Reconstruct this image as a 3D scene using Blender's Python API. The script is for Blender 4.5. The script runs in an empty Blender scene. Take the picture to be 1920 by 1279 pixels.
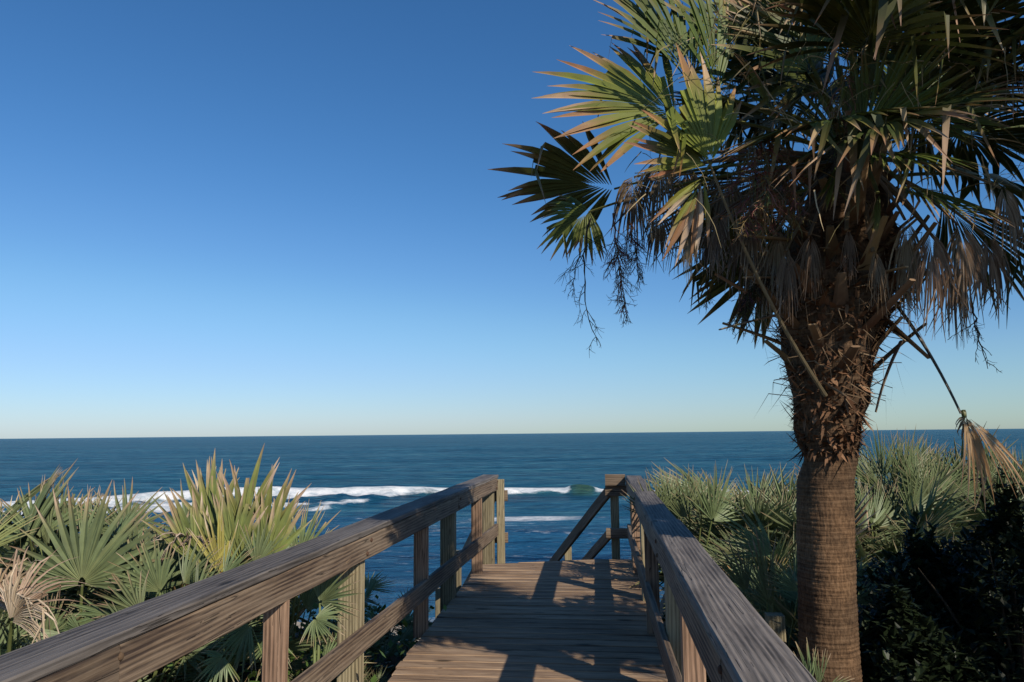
import bpy, bmesh, math, random
import numpy as np
from mathutils import Vector, Matrix, noise

R_ = math.radians
rng = random.Random(7)
scene = bpy.context.scene
COL = scene.collection

# ------------------------------------------------------------------ camera
FPX, IW, IH = 1440.0, 1920.0, 1279.0
EYE = Vector((0, 0, 1.6))
YAW, PITCH, ROLL = R_(6.1), math.atan((813 - 639.5) / FPX), math.atan(19 / 1920)
SLOPE = 0.016                                   # the boardwalk climbs very slightly
cf = Vector((-math.sin(YAW) * math.cos(PITCH), math.cos(YAW) * math.cos(PITCH), math.sin(PITCH)))
cr0 = Vector((math.cos(YAW), math.sin(YAW), 0))
cu0 = cr0.cross(cf)
cr = cr0 * math.cos(ROLL) - cu0 * math.sin(ROLL)
cu = cu0 * math.cos(ROLL) + cr0 * math.sin(ROLL)
cam_d = bpy.data.cameras.new('camera')
cam = bpy.data.objects.new('camera', cam_d)
COL.objects.link(cam)
cam_d.sensor_width = 36.0
cam_d.lens = 36.0 * FPX / IW
cam_d.clip_start = 0.05
cam_d.clip_end = 60000
m = Matrix.Identity(4)
for i in range(3):
    m[i][0], m[i][1], m[i][2], m[i][3] = cr[i], cu[i], -cf[i], EYE[i]
cam.matrix_world = m
scene.camera = cam

# ------------------------------------------------------------------ sky and sun
SUN_TO = Vector((1.037, -1.06, 1.0)).normalized()       # towards the sun: behind the camera, to the right
SUN_EL = math.asin(SUN_TO.z)
SUN_AZ = math.atan2(SUN_TO.x, SUN_TO.y)
w = bpy.data.worlds.new('World')
scene.world = w
w.use_nodes = True
nt = w.node_tree
nt.nodes.clear()
sky = nt.nodes.new('ShaderNodeTexSky')
sky.sky_type = 'NISHITA'
sky.sun_disc = False
sky.sun_elevation = SUN_EL
sky.sun_rotation = SUN_AZ
sky.altitude = 700
sky.air_density = 1.1
sky.dust_density = 0.5
sky.ozone_density = 10.0
bg = nt.nodes.new('ShaderNodeBackground')
bg.inputs['Strength'].default_value = 0.113
wo = nt.nodes.new('ShaderNodeOutputWorld')
# even tone response over the whole sky (a touch more azure, paler towards the horizon)
sc1 = nt.nodes.new('ShaderNodeVectorMath'); sc1.operation = 'SCALE'; sc1.inputs['Scale'].default_value = 0.1
sc2 = nt.nodes.new('ShaderNodeVectorMath'); sc2.operation = 'SCALE'; sc2.inputs['Scale'].default_value = 10.0
crv = nt.nodes.new('ShaderNodeRGBCurve')
for ch, ptsc in enumerate((((0.07, 0.052), (0.13, 0.13), (0.20, 0.235), (0.42, 0.445)), ((0.17, 0.172), (0.30, 0.325), (0.42, 0.475), (0.59, 0.60)), ((0.40, 0.415), (0.58, 0.605), (0.75, 0.762)))):
    cv = crv.mapping.curves[ch]
    for (px_, py_) in ptsc:
        cv.points.new(px_, py_)
crv.mapping.extend = 'EXTRAPOLATED'
crv.mapping.update()
nt.links.new(sky.outputs[0], sc1.inputs[0]); nt.links.new(sc1.outputs[0], crv.inputs['Color'])
nt.links.new(crv.outputs[0], sc2.inputs[0]); nt.links.new(sc2.outputs[0], bg.inputs[0])
nt.links.new(bg.outputs[0], wo.inputs[0])
sd = bpy.data.lights.new('sun', 'SUN')
sd.energy = 5.0
sd.angle = R_(0.5)
sd.color = (1.0, 0.90, 0.77)
sun = bpy.data.objects.new('sun', sd)
COL.objects.link(sun)
sun.location = (20, -20, 20)
sun.rotation_euler = SUN_TO.to_track_quat('Z', 'Y').to_euler()
vs = scene.view_settings
vs.view_transform = 'Standard'
vs.look = 'None'
vs.exposure = 0.0
vs.gamma = 1.0
vs.use_curve_mapping = False
scene.cycles.max_bounces = 6
scene.cycles.diffuse_bounces = 3
scene.cycles.transparent_max_bounces = 4
scene.cycles.use_denoising = True

# ------------------------------------------------------------------ helpers
def at(px, py, Y):
    """world point seen at photo pixel (px, py) on the plane y = Y"""
    v = cf * FPX + cr * (px - IW / 2) - cu * (py - IH / 2)
    return EYE + v * (Y / v.y)

def project(p):
    v = Vector(p) - EYE
    d = v.dot(cf)
    return (IW / 2 + FPX * v.dot(cr) / d, IH / 2 - FPX * v.dot(cu) / d, d)

class MB:
    def __init__(s):
        s.v, s.f, s.c, s.mi = [], [], [], []
    def add(s, vs_, fs_, cols, mi=0):
        b = len(s.v)
        s.v.extend(vs_)
        s.c.extend(cols)
        for f in fs_:
            s.f.append(tuple(b + k for k in f))
            s.mi.append(mi)
    def mesh(s, name, mats, smooth=False):
        me = bpy.data.meshes.new(name)
        me.from_pydata([tuple(p) for p in s.v], [], s.f)
        ca = me.attributes.new('Col', 'FLOAT_COLOR', 'POINT')
        arr = np.ones((len(s.v), 4), dtype=np.float32)
        if s.c:
            arr[:, :3] = np.array([tuple(c)[:3] for c in s.c], dtype=np.float32)
        ca.data.foreach_set('color', arr.ravel())
        for mt in (mats if isinstance(mats, (list, tuple)) else [mats]):
            me.materials.append(mt)
        me.polygons.foreach_set('material_index', s.mi)
        if smooth:
            me.polygons.foreach_set('use_smooth', [True] * len(me.polygons))
        me.update()
        return me

def link(name, me, parent=None, loc=None, rot=None, scale=None, mat=None):
    o = bpy.data.objects.new(name, me)
    COL.objects.link(o)
    if parent is not None:
        o.parent = parent
    if mat is not None:
        o.matrix_basis = mat
    if loc is not None:
        o.location = loc
    if rot is not None:
        o.rotation_euler = rot
    if scale is not None:
        o.scale = scale
    return o

def tag(o, label=None, cat=None, group=None, kind=None):
    if label: o['label'] = label
    if cat: o['category'] = cat
    if group: o['group'] = group
    if kind: o['kind'] = kind
    return o

def empty(name, loc):
    o = bpy.data.objects.new(name, None)
    COL.objects.link(o)
    o.location = loc
    o.empty_display_size = 0.2
    return o

def sstep(a, b, x):
    t = min(1.0, max(0.0, (x - a) / (b - a)))
    return t * t * (3 - 2 * t)

def mixc(a, b, t):
    return tuple(a[k] + (b[k] - a[k]) * t for k in range(3))

# ------------------------------------------------------------------ materials
def new_mat(name):
    mt = bpy.data.materials.new(name)
    mt.use_nodes = True
    n = mt.node_tree
    n.nodes.clear()
    out = n.nodes.new('ShaderNodeOutputMaterial')
    return mt, n, out

def N(n, t, **kw):
    nd = n.nodes.new(t)
    for k, v in kw.items():
        if k in nd.inputs.keys() if isinstance(k, str) else False:
            nd.inputs[k].default_value = v
        else:
            setattr(nd, k, v)
    return nd

def ramp(n, stops):
    r = n.nodes.new('ShaderNodeValToRGB')
    e = r.color_ramp.elements
    while len(e) < len(stops):
        e.new(0.5)
    for k, (p, c) in enumerate(stops):
        e[k].position = p
        e[k].color = (*c, 1)
    return r

def math_n(n, op, a, b=None):
    x = n.nodes.new('ShaderNodeMath')
    x.operation = op
    for k, v in enumerate((a, b)):
        if v is None: continue
        if isinstance(v, (int, float)): x.inputs[k].default_value = v
        else: n.links.new(v, x.inputs[k])
    return x.outputs[0]

def mixrgb(n, mode, fac, a, b):
    x = n.nodes.new('ShaderNodeMix')
    x.data_type = 'RGBA'
    x.blend_type = mode
    for sock, v in ((x.inputs[0], fac), (x.inputs[6], a), (x.inputs[7], b)):
        if isinstance(v, (int, float)): sock.default_value = v
        elif isinstance(v, tuple): sock.default_value = (*v, 1)
        else: n.links.new(v, sock)
    return x.outputs[2]

def wood_mat(name, dark, mid, light, ring_scale=16.0, bump=0.35, weather=(0.13, 0.13, 0.145), wfac=0.4, rough=0.75):
    mt, n, out = new_mat(name)
    L = n.links.new
    tc = N(n, 'ShaderNodeTexCoord')
    oi = N(n, 'ShaderNodeObjectInfo')
    off = N(n, 'ShaderNodeVectorMath', operation='SCALE')
    comb = N(n, 'ShaderNodeCombineXYZ')
    comb.inputs[0].default_value = 37.0
    comb.inputs[1].default_value = 0.35
    comb.inputs[2].default_value = 0.22
    L(comb.outputs[0], off.inputs[0]); L(oi.outputs['Random'], off.inputs['Scale'])
    add = N(n, 'ShaderNodeVectorMath', operation='ADD')
    L(tc.outputs['Object'], add.inputs[0]); L(off.outputs[0], add.inputs[1])
    # growth rings cut at a shallow angle -> cathedral grain
    mp = N(n, 'ShaderNodeMapping')
    mp.inputs['Scale'].default_value = (0.10, 1, 1)
    mp.inputs['Rotation'].default_value = (0, 0.035, 0.05)
    mp.inputs['Location'].default_value = (0, 0.05, 0.09)
    L(add.outputs[0], mp.inputs[0])
    wv = N(n, 'ShaderNodeTexWave', wave_type='RINGS', rings_direction='X', wave_profile='SIN')
    wv.inputs['Scale'].default_value = ring_scale
    wv.inputs['Distortion'].default_value = 5.0
    wv.inputs['Detail'].default_value = 3
    wv.inputs['Detail Scale'].default_value = 0.9
    L(mp.outputs[0], wv.inputs[0])
    mp2 = N(n, 'ShaderNodeMapping')
    mp2.inputs['Scale'].default_value = (3.5, 140, 140)
    L(add.outputs[0], mp2.inputs[0])
    fine = N(n, 'ShaderNodeTexNoise')
    fine.inputs['Scale'].default_value = 1.0
    fine.inputs['Detail'].default_value = 4
    L(mp2.outputs[0], fine.inputs[0])
    mp3 = N(n, 'ShaderNodeMapping')
    mp3.inputs['Scale'].default_value = (1.3, 7, 7)
    L(add.outputs[0], mp3.inputs[0])
    blot = N(n, 'ShaderNodeTexNoise')
    blot.inputs['Scale'].default_value = 1.0
    blot.inputs['Detail'].default_value = 5
    blot.inputs['Roughness'].default_value = 0.65
    L(mp3.outputs[0], blot.inputs[0])
    a = math_n(n, 'MULTIPLY', wv.outputs['Fac'], 0.26)
    b = math_n(n, 'MULTIPLY', fine.outputs['Fac'], 0.62)
    c = math_n(n, 'ADD', a, b)
    d = math_n(n, 'MULTIPLY', math_n(n, 'SUBTRACT', blot.outputs['Fac'], 0.5), 1.0)
    v = math_n(n, 'ADD', c, d)
    rp = ramp(n, [(0.18, dark), (0.46, mid), (0.76, light)])
    L(v, rp.inputs[0])
    # silver-grey weathering in patches
    wmask = ramp(n, [(0.42, (0, 0, 0)), (0.68, (1, 1, 1))])
    L(blot.outputs['Fac'], wmask.inputs[0])
    wf = math_n(n, 'MULTIPLY', wmask.outputs[0], wfac)
    col = mixrgb(n, 'MIX', wf, rp.outputs[0], weather)
    mp4 = N(n, 'ShaderNodeMapping'); mp4.inputs['Scale'].default_value = (1.1, 34, 34); mp4.inputs['Location'].default_value = (5, 2, 7)
    L(add.outputs[0], mp4.inputs[0])
    cr_ = N(n, 'ShaderNodeTexNoise'); cr_.inputs['Scale'].default_value = 1.0; cr_.inputs['Detail'].default_value = 2
    L(mp4.outputs[0], cr_.inputs[0])
    crk = N(n, 'ShaderNodeMapRange'); crk.inputs[1].default_value = 0.004; crk.inputs[2].default_value = 0.018
    L(math_n(n, 'ABSOLUTE', math_n(n, 'SUBTRACT', cr_.outputs['Fac'], 0.56)), crk.inputs[0])
    crkm = math_n(n, 'MAXIMUM', crk.outputs[0], math_n(n, 'LESS_THAN', blot.outputs['Fac'], 0.49))
    mp5 = N(n, 'ShaderNodeMapping'); mp5.inputs['Scale'].default_value = (2.0, 7, 7)
    L(add.outputs[0], mp5.inputs[0])
    vo = N(n, 'ShaderNodeTexVoronoi'); vo.inputs['Scale'].default_value = 1.0
    L(mp5.outputs[0], vo.inputs['Vector'])
    kn = N(n, 'ShaderNodeMapRange'); kn.inputs[1].default_value = 0.07; kn.inputs[2].default_value = 0.16
    L(vo.outputs['Distance'], kn.inputs[0])
    dk = math_n(n, 'ADD', math_n(n, 'MULTIPLY', math_n(n, 'MULTIPLY', crkm, kn.outputs[0]), 0.72), 0.28)
    dkc = N(n, 'ShaderNodeCombineXYZ')
    for q_ in range(3): L(dk, dkc.inputs[q_])
    col = mixrgb(n, 'MULTIPLY', 1.0, col, dkc.outputs[0])
    v = math_n(n, 'ADD', v, math_n(n, 'MULTIPLY', dk, 0.8))
    # each board its own tone
    tone = math_n(n, 'ADD', math_n(n, 'MULTIPLY', oi.outputs['Random'], 0.45), 0.78)
    hsv = N(n, 'ShaderNodeHueSaturation')
    L(col, hsv.inputs['Color']); L(tone, hsv.inputs['Value'])
    bs = N(n, 'ShaderNodeBsdfPrincipled')
    bs.inputs['Roughness'].default_value = rough
    bs.inputs['Specular IOR Level'].default_value = 0.25
    L(hsv.outputs[0], bs.inputs['Base Color'])
    bp = N(n, 'ShaderNodeBump')
    bp.inputs['Strength'].default_value = bump
    bp.inputs['Distance'].default_value = 0.006
    L(v, bp.inputs['Height']); L(bp.outputs[0], bs.inputs['Normal'])
    L(bs.outputs[0], out.inputs[0])
    return mt

M_DECK = wood_mat('deck_wood', (0.060, 0.038, 0.025), (0.245, 0.158, 0.092), (0.43, 0.305, 0.192), wfac=0.25, weather=(0.28, 0.215, 0.155))
M_RAIL = wood_mat('rail_wood', (0.045, 0.031, 0.024), (0.160, 0.114, 0.076), (0.29, 0.215, 0.145), bump=0.6, wfac=0.45, weather=(0.160, 0.135, 0.106))
M_CAP = wood_mat('cap_wood', (0.040, 0.035, 0.032), (0.115, 0.100, 0.088), (0.235, 0.20, 0.17), bump=0.6, wfac=0.55, weather=(0.150, 0.138, 0.126))
M_POST = wood_mat('treated_post_wood', (0.115, 0.095, 0.055), (0.27, 0.225, 0.135), (0.40, 0.34, 0.215), wfac=0.3, weather=(0.20, 0.185, 0.125))
M_BAL = wood_mat('baluster_wood', (0.10, 0.062, 0.040), (0.27, 0.170, 0.110), (0.40, 0.27, 0.175), wfac=0.25, weather=(0.23, 0.185, 0.14))

def leaf_mat(name, rough=0.45, transl=0.22, spec=0.35, var=0.25):
    mt, n, out = new_mat(name)
    L = n.links.new
    at_ = N(n, 'ShaderNodeAttribute', attribute_name='Col')
    oi = N(n, 'ShaderNodeObjectInfo')
    tc = N(n, 'ShaderNodeTexCoord')
    no = N(n, 'ShaderNodeTexNoise')
    no.inputs['Scale'].default_value = 14
    no.inputs['Detail'].default_value = 5
    L(tc.outputs['Object'], no.inputs[0])
    val = math_n(n, 'ADD', math_n(n, 'MULTIPLY', oi.outputs['Random'], var), math_n(n, 'ADD', math_n(n, 'MULTIPLY', no.outputs['Fac'], 0.7), 0.65 - var / 2))
    hue = math_n(n, 'ADD', math_n(n, 'MULTIPLY', oi.outputs['Random'], 0.03), 0.485)
    hsv = N(n, 'ShaderNodeHueSaturation')
    L(at_.outputs['Color'], hsv.inputs['Color']); L(val, hsv.inputs['Value']); L(hue, hsv.inputs['Hue'])
    bs = N(n, 'ShaderNodeBsdfPrincipled')
    bs.inputs['Roughness'].default_value = rough
    bs.inputs['Specular IOR Level'].default_value = spec
    L(hsv.outputs[0], bs.inputs['Base Color'])
    tr = N(n, 'ShaderNodeBsdfTranslucent')
    L(hsv.outputs[0], tr.inputs[0])
    mx = N(n, 'ShaderNodeMixShader')
    mx.inputs[0].default_value = transl
    L(bs.outputs[0], mx.inputs[1]); L(tr.outputs[0], mx.inputs[2])
    L(mx.outputs[0], out.inputs[0])
    return mt

M_SABAL = leaf_mat('sabal_leaf', rough=0.5, transl=0.09, spec=0.3)
M_PALMETTO = leaf_mat('palmetto_leaf', rough=0.50, transl=0.12, spec=0.30)
M_COVER = leaf_mat('ground_cover_leaf', rough=0.5, transl=0.2)
M_TWIG = leaf_mat('dry_twig', rough=0.9, transl=0.0, spec=0.1)

def trunk_mat():
    mt, n, out = new_mat('palm_bark')
    L = n.links.new
    tc = N(n, 'ShaderNodeTexCoord')
    mp = N(n, 'ShaderNodeMapping'); mp.inputs['Scale'].default_value = (5, 5, 95)
    L(tc.outputs['Object'], mp.inputs[0])
    n1 = N(n, 'ShaderNodeTexNoise'); n1.inputs['Scale'].default_value = 1; n1.inputs['Detail'].default_value = 6; n1.inputs['Roughness'].default_value = 0.65
    L(mp.outputs[0], n1.inputs[0])
    mp2 = N(n, 'ShaderNodeMapping'); mp2.inputs['Scale'].default_value = (95, 95, 30)
    L(tc.outputs['Object'], mp2.inputs[0])
    n2 = N(n, 'ShaderNodeTexNoise'); n2.inputs['Scale'].default_value = 1; n2.inputs['Detail'].default_value = 3
    L(mp2.outputs[0], n2.inputs[0])
    n3 = N(n, 'ShaderNodeTexNoise'); n3.inputs['Scale'].default_value = 4; n3.inputs['Detail'].default_value = 4
    L(tc.outputs['Object'], n3.inputs[0])
    v = math_n(n, 'ADD', math_n(n, 'MULTIPLY', n1.outputs['Fac'], 0.55), math_n(n, 'MULTIPLY', n2.outputs['Fac'], 0.45))
    r = ramp(n, [(0.32, (0.022, 0.014, 0.009)), (0.50, (0.118, 0.074, 0.042)), (0.74, (0.24, 0.160, 0.096))])
    L(v, r.inputs[0])
    r3 = ramp(n, [(0.35, (0.55, 0.56, 0.58)), (0.65, (1.2, 1.1, 1.0))])
    L(n3.outputs['Fac'], r3.inputs[0])
    col = mixrgb(n, 'MULTIPLY', 1.0, r.outputs[0], r3.outputs[0])
    bs = N(n, 'ShaderNodeBsdfPrincipled'); bs.inputs['Roughness'].default_value = 0.9
    bs.inputs['Specular IOR Level'].default_value = 0.15
    L(col, bs.inputs['Base Color'])
    bp = N(n, 'ShaderNodeBump'); bp.inputs['Strength'].default_value = 0.9; bp.inputs['Distance'].default_value = 0.012
    L(v, bp.inputs['Height']); L(bp.outputs[0], bs.inputs['Normal'])
    L(bs.outputs[0], out.inputs[0])
    return mt
M_TRUNK = trunk_mat()

def ground_mat():
    mt, n, out = new_mat('dune_ground')
    L = n.links.new
    g = N(n, 'ShaderNodeNewGeometry')
    sp = N(n, 'ShaderNodeSeparateXYZ'); L(g.outputs['Position'], sp.inputs[0])
    n1 = N(n, 'ShaderNodeTexNoise'); n1.inputs['Scale'].default_value = 9; n1.inputs['Detail'].default_value = 8; n1.inputs['Roughness'].default_value = 0.7
    L(g.outputs['Position'], n1.inputs[0])
    litter = ramp(n, [(0.35, (0.018, 0.014, 0.009)), (0.6, (0.07, 0.05, 0.03)), (0.8, (0.16, 0.12, 0.08))])
    L(n1.outputs['Fac'], litter.inputs[0])
    sand = ramp(n, [(0.3, (0.30, 0.24, 0.17)), (0.7, (0.46, 0.38, 0.28))])
    L(n1.outputs['Fac'], sand.inputs[0])
    mr = N(n, 'ShaderNodeMapRange'); mr.inputs[1].default_value = 15; mr.inputs[2].default_value = 21
    L(math_n(n, 'ADD', sp.outputs[1], math_n(n, 'MULTIPLY', n1.outputs['Fac'], 3.0)), mr.inputs[0])
    col = mixrgb(n, 'MIX', mr.outputs[0], litter.outputs[0], sand.outputs[0])
    bs = N(n, 'ShaderNodeBsdfPrincipled'); bs.inputs['Roughness'].default_value = 0.95
    L(col, bs.inputs['Base Color'])
    bp = N(n, 'ShaderNodeBump'); bp.inputs['Strength'].default_value = 0.6; bp.inputs['Distance'].default_value = 0.03
    L(n1.outputs['Fac'], bp.inputs['Height']); L(bp.outputs[0], bs.inputs['Normal'])
    L(bs.outputs[0], out.inputs[0])
    return mt
M_GROUND = ground_mat()

def sea_mat():
    mt, n, out = new_mat('sea_water')
    L = n.links.new
    g = N(n, 'ShaderNodeNewGeometry')
    def noise_at(sc, detail=4, rough=0.55, loc=(0, 0, 0)):
        mp = N(n, 'ShaderNodeMapping'); mp.inputs['Scale'].default_value = sc; mp.inputs['Location'].default_value = loc
        L(g.outputs['Position'], mp.inputs[0])
        t = N(n, 'ShaderNodeTexNoise'); t.inputs['Scale'].default_value = 1; t.inputs['Detail'].default_value = detail; t.inputs['Roughness'].default_value = rough
        L(mp.outputs[0], t.inputs[0])
        return t.outputs['Fac']
    turb_chop = math_n(n, 'ADD', math_n(n, 'MULTIPLY', noise_at((0.006, 0.028, 0), 4, 0.6), 0.25), math_n(n, 'ADD', math_n(n, 'MULTIPLY', noise_at((0.03, 0.17, 0), 5, 0.65, (4, 1, 0)), 0.25), math_n(n, 'MULTIPLY', noise_at((0.20, 0.85, 0), 4, 0.6, (2, 6, 0)), 0.55)))  # turbidity patches; the finer noise paints wave-chop contrast into the colour
    colr = ramp(n, [(0.40, (0.005, 0.044, 0.086)), (0.52, (0.015, 0.092, 0.152)), (0.66, (0.058, 0.165, 0.210))])
    L(turb_chop, colr.inputs[0])
    sp = N(n, 'ShaderNodeSeparateXYZ'); L(g.outputs['Position'], sp.inputs[0])
    shal = N(n, 'ShaderNodeMapRange'); shal.inputs[1].default_value = 80; shal.inputs[2].default_value = 45
    L(sp.outputs[1], shal.inputs[0])
    water0 = mixrgb(n, 'MIX', math_n(n, 'MULTIPLY', shal.outputs[0], 0.6), colr.outputs[0], (0.013, 0.080, 0.185))
    at_ = N(n, 'ShaderNodeAttribute', attribute_name='Col')
    sc_ = N(n, 'ShaderNodeSeparateColor'); L(at_.outputs['Color'], sc_.inputs[0])
    # R: foam density, G: green wave crest
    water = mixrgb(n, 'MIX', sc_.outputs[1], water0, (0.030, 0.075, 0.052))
    lace = noise_at((0.7, 1.7, 1.2), 8, 0.75)
    fm = N(n, 'ShaderNodeMapRange'); fm.inputs[1].default_value = 0.48; fm.inputs[2].default_value = 0.60
    L(math_n(n, 'ADD', math_n(n, 'MULTIPLY', lace, 0.62), math_n(n, 'MULTIPLY', math_n(n, 'SUBTRACT', sc_.outputs[0], 0.5), 0.62)), fm.inputs[0])
    fm.inputs[1].default_value = 0.22; fm.inputs[2].default_value = 0.43
    fmc = math_n(n, 'MULTIPLY', fm.outputs[0], math_n(n, 'GREATER_THAN', sc_.outputs[0], 0.02))
    # bump: swell chop, wind ripples
    b1 = noise_at((0.07, 0.22, 0), 5, 0.6)
    b2 = noise_at((0.55, 1.5, 0), 5, 0.65, (3, 8, 0))
    b3 = noise_at((0.012, 0.05, 0), 3, 0.5, (9, 2, 0))
    bh = math_n(n, 'ADD', math_n(n, 'MULTIPLY', b1, 2.2), math_n(n, 'ADD', math_n(n, 'MULTIPLY', b2, 0.42), math_n(n, 'MULTIPLY', b3, 5.0)))
    bp = N(n, 'ShaderNodeBump'); bp.inputs['Strength'].default_value = 1.0; bp.inputs['Distance'].default_value = 1.3
    L(bh, bp.inputs['Height'])
    df = N(n, 'ShaderNodeBsdfDiffuse')
    L(water, df.inputs['Color']); L(bp.outputs[0], df.inputs['Normal'])
    gl = N(n, 'ShaderNodeBsdfGlossy')
    gl.inputs['Roughness'].default_value = 0.16
    L(bp.outputs[0], gl.inputs['Normal'])
    fr = N(n, 'ShaderNodeFresnel'); fr.inputs['IOR'].default_value = 1.33
    L(bp.outputs[0], fr.inputs['Normal'])
    bs = N(n, 'ShaderNodeMixShader')
    # waves hide one another at a grazing view, so the sea never turns into a full mirror
    L(math_n(n, 'MINIMUM', math_n(n, 'MULTIPLY', fr.outputs[0], 0.60), 0.42), bs.inputs[0])
    L(df.outputs[0], bs.inputs[1]); L(gl.outputs[0], bs.inputs[2])
    fo = N(n, 'ShaderNodeBsdfPrincipled'); fo.inputs['Roughness'].default_value = 0.9
    fb = noise_at((0.5, 0.9, 0.9), 7, 0.75, (1, 4, 2))
    fcol = ramp(n, [(0.36, (0.36, 0.43, 0.47)), (0.58, (0.74, 0.75, 0.74))]); L(fb, fcol.inputs[0])  # blue-grey blotches paint shading into the foam colour
    L(fcol.outputs[0], fo.inputs['Base Color'])
    fbp = N(n, 'ShaderNodeBump'); fbp.inputs['Strength'].default_value = 0.8; fbp.inputs['Distance'].default_value = 0.5
    L(fb, fbp.inputs['Height']); L(fbp.outputs[0], fo.inputs['Normal'])
    mx = N(n, 'ShaderNodeMixShader')
    L(fmc, mx.inputs[0]); L(bs.outputs[0], mx.inputs[1]); L(fo.outputs[0], mx.inputs[2])
    L(mx.outputs[0], out.inputs[0])
    return mt
M_SEA = sea_mat()

# ------------------------------------------------------------------ ground
def zg(x, y):
    """dune top, dropping to the beach and under the sea"""
    right = sstep(0.2, 1.6, x)
    yc = 5.2 + right * 5.6 - 0.9 * sstep(-2.0, -6.0, x)
    top = -0.42 + 0.18 * right + 0.46 * sstep(-1.7, -2.7, x)
    d = y - yc
    if d <= 0:
        z = top
    else:
        z = top + (-3.9 - top) * sstep(0, 14, d)
    z += 0.10 * noise.noise(Vector((x * 0.5, y * 0.5, 3.1)))
    z -= max(0.0, y - 19.0) * 0.11
    return max(z, -30.0)

SEA_Z = -5.0
def grid_axis(parts):
    a = []
    for s0, s1, k in parts:
        a += [s0 + (s1 - s0) * i / k for i in range(k)]
    a.append(parts[-1][1])
    return a
gx = grid_axis([(-600, -60, 18), (-60, -9, 34), (-9, 10, 64), (10, 60, 34), (60, 600, 18)])
gy = grid_axis([(-60, -4, 14), (-4, 24, 90), (24, 90, 40), (90, 400, 12)])
V = [(x, y, zg(x, y)) for y in gy for x in gx]
nx = len(gx)
Fs = [(j * nx + i, j * nx + i + 1, (j + 1) * nx + i + 1, (j + 1) * nx + i) for j in range(len(gy) - 1) for i in range(nx - 1)]
mb = MB(); mb.add(V, Fs, [(1, 1, 1)] * len(V))
tag(link('ground', mb.mesh('ground', M_GROUND, True)), kind='structure')

# ------------------------------------------------------------------ sea
def breaker_y(x):
    if x < -8:
        return 86.0 + (x + 8) * 0.36 + 1.6 * noise.noise(Vector((x * 0.05, 1.7, 0)))
    return 86.0 + 1.6 * noise.noise(Vector((x * 0.05, 1.7, 0))) + 0.02 * x

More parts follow.
